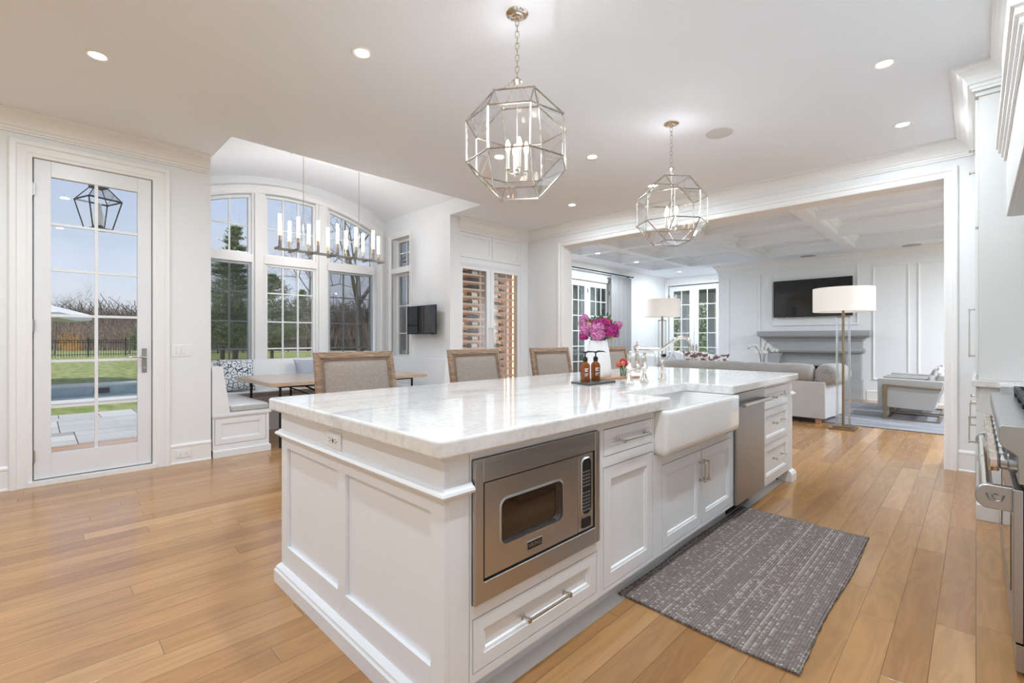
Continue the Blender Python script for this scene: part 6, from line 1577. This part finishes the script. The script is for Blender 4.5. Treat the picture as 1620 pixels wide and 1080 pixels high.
def px(u, t, z=GZ):
    v_ = (u-810)/742; return Vector((t*(-.7034+.7108*v_), t*(.7108+.7034*v_), z))
bt = [bare_tree('bare_tree', 'bare grey deciduous tree in the wood beyond the lawn', 13, s, depth=5) for s in (1, 2, 3, 4)]
rnd = random.Random(77)
spots = []
for i in range(58):
    u = rnd.uniform(330, 660); spots.append((u, rnd.uniform(58, 92)))
for i in range(30): spots.append((rnd.uniform(20, 240), rnd.uniform(58, 85)))
for i, (u, t_) in enumerate(spots):
    src = bt[i % 4]; o = src if i < 4 else src.copy()
    if i >= 4: COL.objects.link(o)
    o.location = px(u, t_); o.rotation_euler.z = rnd.uniform(0, 6.3); s = rnd.uniform(.55, .95)*(1.0 if u > 330 else .52); o.scale = (s, s, s*rnd.uniform(.85,1.1))
# close bare tree whose boughs cross the upper windows
o = bare_tree('bare_oak', 'large bare oak whose boughs cross the right-hand arched window', 13, 21, spread=.7, trunk=.17, depth=7, group='x'); del o['group']; o.location = px(570, 21)
o = bare_tree('bare_oak', 'bare oak with spreading limbs seen through the middle arched window', 11, 9, spread=.85, trunk=.13, depth=7, group='x'); del o['group']; o.location = px(505, 26)
o = bare_tree('garden_tree', 'small round-headed bare tree above the pool fence', 6.2, 33, spread=.8, trunk=.075, depth=7, group='x'); del o['group']; o.location = px(205, 44)
o = bare_tree('garden_tree', 'thin leaning bare tree at the left edge of the patio door glass', 7.5, 35, spread=.5, trunk=.08, depth=6, group='x'); del o['group']; o.location = px(86, 40)
def pine(label, H, seed, loc, w=.34, fill=1.0):
    rnd = random.Random(seed); root = thing('pine_tree', label, 'tree', loc, None)
    b = MB(); b.tube([(0,0,0), (.1,0,H*.5), (0,.1,H)], [H*.02, H*.012, .02], 8); 
    leaf = MB(); z = H*.14
    while z < H*.99:
        f = (z/H); R_ = H*w*(1-f)**.75*(.85+.3*rnd.random())
        for q in range(5):
            a = rnd.uniform(0, 2*PI); tip = Vector((R_*math.cos(a), R_*math.sin(a), z+R_*.18)); b.tube([(0,0,z), tip*.5+Vector((0,0,z*.5+.0)), tip], [.05, .035, .012], 4)
            for s in range(7):
                t_ = .25+.75*s/6; c_ = Vector((0,0,z)).lerp(tip, t_); cr_ = R_*.16+.10
                if rnd.random() > fill: continue
                for k_ in range(70):
                    d = Vector((rnd.gauss(0,1), rnd.gauss(0,1), rnd.gauss(0,.45))); p = c_+d*cr_*.75; u = Vector((rnd.uniform(-1,1), rnd.uniform(-1,1), rnd.uniform(-.2,.8))).normalized()*.13; v_ = u.orthogonal().normalized()*.022
                    leaf.add([p-v_, p+v_, p+u], [(0,1,2)])
        z += H*.045*(1.25-f*.5)
    b.build('trunk', M['bark'], root, local=True); leaf.build('needles', M['pine'], root, local=True); return root
pine('dark green pine with layered boughs behind the left lower window of the nook', 7.0, 5, px(352, 31), .50, .22)
pine('spreading pine seen through the left column of the middle nook window', 5.6, 6, px(430, 30), .46, .26)
pine('narrow young pine whose tip shows in the upper left arched window', 7.5, 15, px(372, 25), .22, .30)
pine('small rounded evergreen at the right side of the patio door view', 3.2, 16, px(236, 42), .45)
pine('distant pine in the wood behind the middle nook window', 8, 17, px(478, 62), .4, .4)
# thicket under the trees
b = MB(); rnd = random.Random(4)
for i in range(15000):
    u = rnd.choice((rnd.uniform(20, 260), rnd.uniform(320, 670), rnd.uniform(320, 670))); t_ = rnd.uniform(56, 84); p = px(u, t_); hgt = abs(rnd.gauss(0, 1.6))+.8 if u > 300 else abs(rnd.gauss(0,1.3))+1.9
    d = Vector((rnd.gauss(0,.5), rnd.gauss(0,.5), 1))*hgt; w_ = Vector((.7108,.7034,0))*rnd.uniform(.02,.06)
    b.add([p-w_, p+w_, p+d+w_*.3, p+d-w_*.3], [(0,1,2,3)])
    e_ = Vector((rnd.gauss(0,.8), rnd.gauss(0,.8), rnd.uniform(.2,1))); q = p+d*.5; b.add([q-w_*.6, q+w_*.6, q+e_], [(0,1,2)])
o = b.build('brushwood', M['twig'], local=True); tag(o, 'brown leafless undergrowth filling the wood behind the lawn', 'undergrowth', kind='stuff')
struct(MB().prism([tuple(px(-60, 57)), tuple(px(740, 57)), tuple(px(740, 150)), tuple(px(-60, 150))], (0,0,.02)).build('ground', M['earth'], local=True))
b = MB(); rnd = random.Random(14)
for i in range(15000):
    u = rnd.choice((rnd.uniform(-40, 280), rnd.uniform(300, 720), rnd.uniform(300,720))); p = px(u, rnd.uniform(84, 94)); hgt = abs(rnd.gauss(0, 1.5))+(4.2 if u > 300 else 4.6); w_ = Vector((.7108,.7034,0))*rnd.uniform(.04,.15)
    d = Vector((rnd.gauss(0,.6), rnd.gauss(0,.6), 1))*hgt
    b.add([p-w_, p+w_, p+d+w_*.5, p+d-w_*.5], [(0,1,2,3)])
o = b.build('treeline', mat('distant_wood', (.20,.165,.145), 1, var=(.8,.2,(.32,.28,.25))), local=True); tag(o, 'dense brown wood edge far beyond the fence', 'woodland', kind='stuff')
b = MB()
for i in range(500):
    p = px(rnd.gauss(112, 10), rnd.uniform(53, 56))+Vector((0,0,abs(rnd.gauss(0,.9)))); s = rnd.uniform(.04,.12); b.add([p, p+Vector((s,s,0)), p+Vector((0,0,s*2))], [(0,1,2)])
o = b.build('bush', mat('amber_leaves', (.55,.28,.05), .8), local=True); tag(o, 'small bush of amber leaves behind the fence left of the door muntin', 'bush', kind='stuff')
# a neighbour's house
nh = thing('house', 'white gabled house glimpsed through the trees behind the middle nook window', 'house', tuple(px(436, 66)))
P = px(436, 66); rr_ = Vector((.80,.60,0)).normalized(); ff_ = Vector((-.60,.80,0)).normalized()
def hb(a0, a1, b0, b1, z0, z1, mb): mb.prism([(P+rr_*a+ff_*b+Vector((0,0,z0-GZ-.0+0))).to_tuple() for a, b in ((a0,b0),(a1,b0),(a1,b1),(a0,b1))], (0,0,z1-z0))
m = MB(); hb(-4.5, 4.5, 0, 7, GZ, 3.4, m); m.build('wall', M['siding'], nh)
m = MB(); m.add([P+rr_*a+ff_*b+Vector((0,0,z-GZ)) for a, b, z in ((-4.9,-.4,3.3),(4.9,-.4,3.3),(4.9,7.4,3.3),(-4.9,7.4,3.3),(-4.9,3.5,5.9),(4.9,3.5,5.9))], [(0,1,5,4),(2,3,4,5),(0,4,3),(1,2,5),(0,3,2,1)]); m.build('roof', M['roofing'], nh)
for a in (-3, -.5, 2.4):
    m = MB(); hb(a-.5, a+.5, -.05, .02, 1.2, 2.6, m); m.build('window', M['blackglass'], nh)
# shrubs and hedge outside the living room
def shrub(label, c, rx, ry, rz, n, seed, m_='bush', name='shrub', leaf=.06, group=None):
    rnd = random.Random(seed); root = thing(name, label, 'shrub' if name == 'shrub' else 'tree', (c[0], c[1], GZ), group); b = MB()
    lobes = [Vector((rnd.uniform(-.6,.6)*rx, rnd.uniform(-.6,.6)*ry, rnd.uniform(-.5,.6)*rz)) for _ in range(9)]
    for i in range(int(n*1.8)):
        l = rnd.choice(lobes); d = Vector((rnd.gauss(0,1), rnd.gauss(0,1), rnd.gauss(0,1))).normalized(); p = Vector(c)+l+Vector((d.x*rx*.55, d.y*ry*.55, d.z*rz*.5))*rnd.uniform(.75,1.05)
        if p.z < GZ: p.z = GZ+.05
        u = (d+Vector((rnd.uniform(-1,1), rnd.uniform(-1,1), rnd.uniform(-1,1)))*.9).normalized()*leaf*rnd.uniform(.7,1.4); v_ = u.orthogonal().normalized()*leaf*.45
        b.add([p-u, p+v_, p+u, p-v_], [(0,1,2,3)])
    b.build('foliage', M[m_], root)
    t_ = MB()
    for l in lobes: t_.tube([(c[0], c[1], GZ), (c[0]+l.x*.4, c[1]+l.y*.4, c[2]*.6), tuple(Vector(c)+l)], [.05,.035,.012], 5)
    t_.build('stem', M['bark'], root); return root
shrub('leafy green shrub outside the left leaf of the living room patio doors', (-10.4, 12.2, 1.5), 1.5, 1.6, 1.9, 5200, 1)
shrub('leafy green shrub outside the right leaf of the living room patio doors', (-10.9, 15.2, 1.4), 1.7, 1.7, 2.0, 5200, 2)
shrub('tall leafy green tree rising behind the patio shrubs', (-15.5, 19.0, 3.6), 3.2, 3.2, 3.6, 6000, 3, name='leafy_tree', leaf=.17)
shrub('green shrub beyond the porch left of the back french doors', (-10.6, 21.6, 1.6), 1.9, 1.6, 2.3, 5000, 4)
shrub('green shrub beyond the porch behind the right-hand french door', (-8.3, 22.3, 1.5), 1.9, 1.6, 2.2, 5000, 5)
po = thing('porch', 'covered porch with white posts outside the back french doors', 'porch', (-6.4, 15, GZ))
MB().box(-8.2, -3.4, 13.95, 17.6, 2.95, 3.1).build('porch_ceiling', mat('grey_board_ceiling', (.30,.31,.32), .7), po)
MB().box(-8.2, -3.4, 13.95, 17.6, GZ, -.05).build('porch_floor', M['bluestone'], po)
MB().box(-8.2, -3.4, 17.3, 17.6, 2.62, 2.95).build('beam', M['trim'], po)
for x in (-7.95, -6.9, -5.2): MB().box(x-.12, x+.12, 17.32, 17.56, -.05, 2.62).build('post', M['trim'], po, bevel=.01)
m = MB(); m.box(-5.2, -3.5, 17.40, 17.48, .75, .83); m.box(-5.2, -3.5, 17.40, 17.48, .02, .08)
for i in range(14): m.box(-5.05+i*.11, -5.02+i*.11, 17.42, 17.46, .08, .75)
m.build('railing', M['trim'], po)
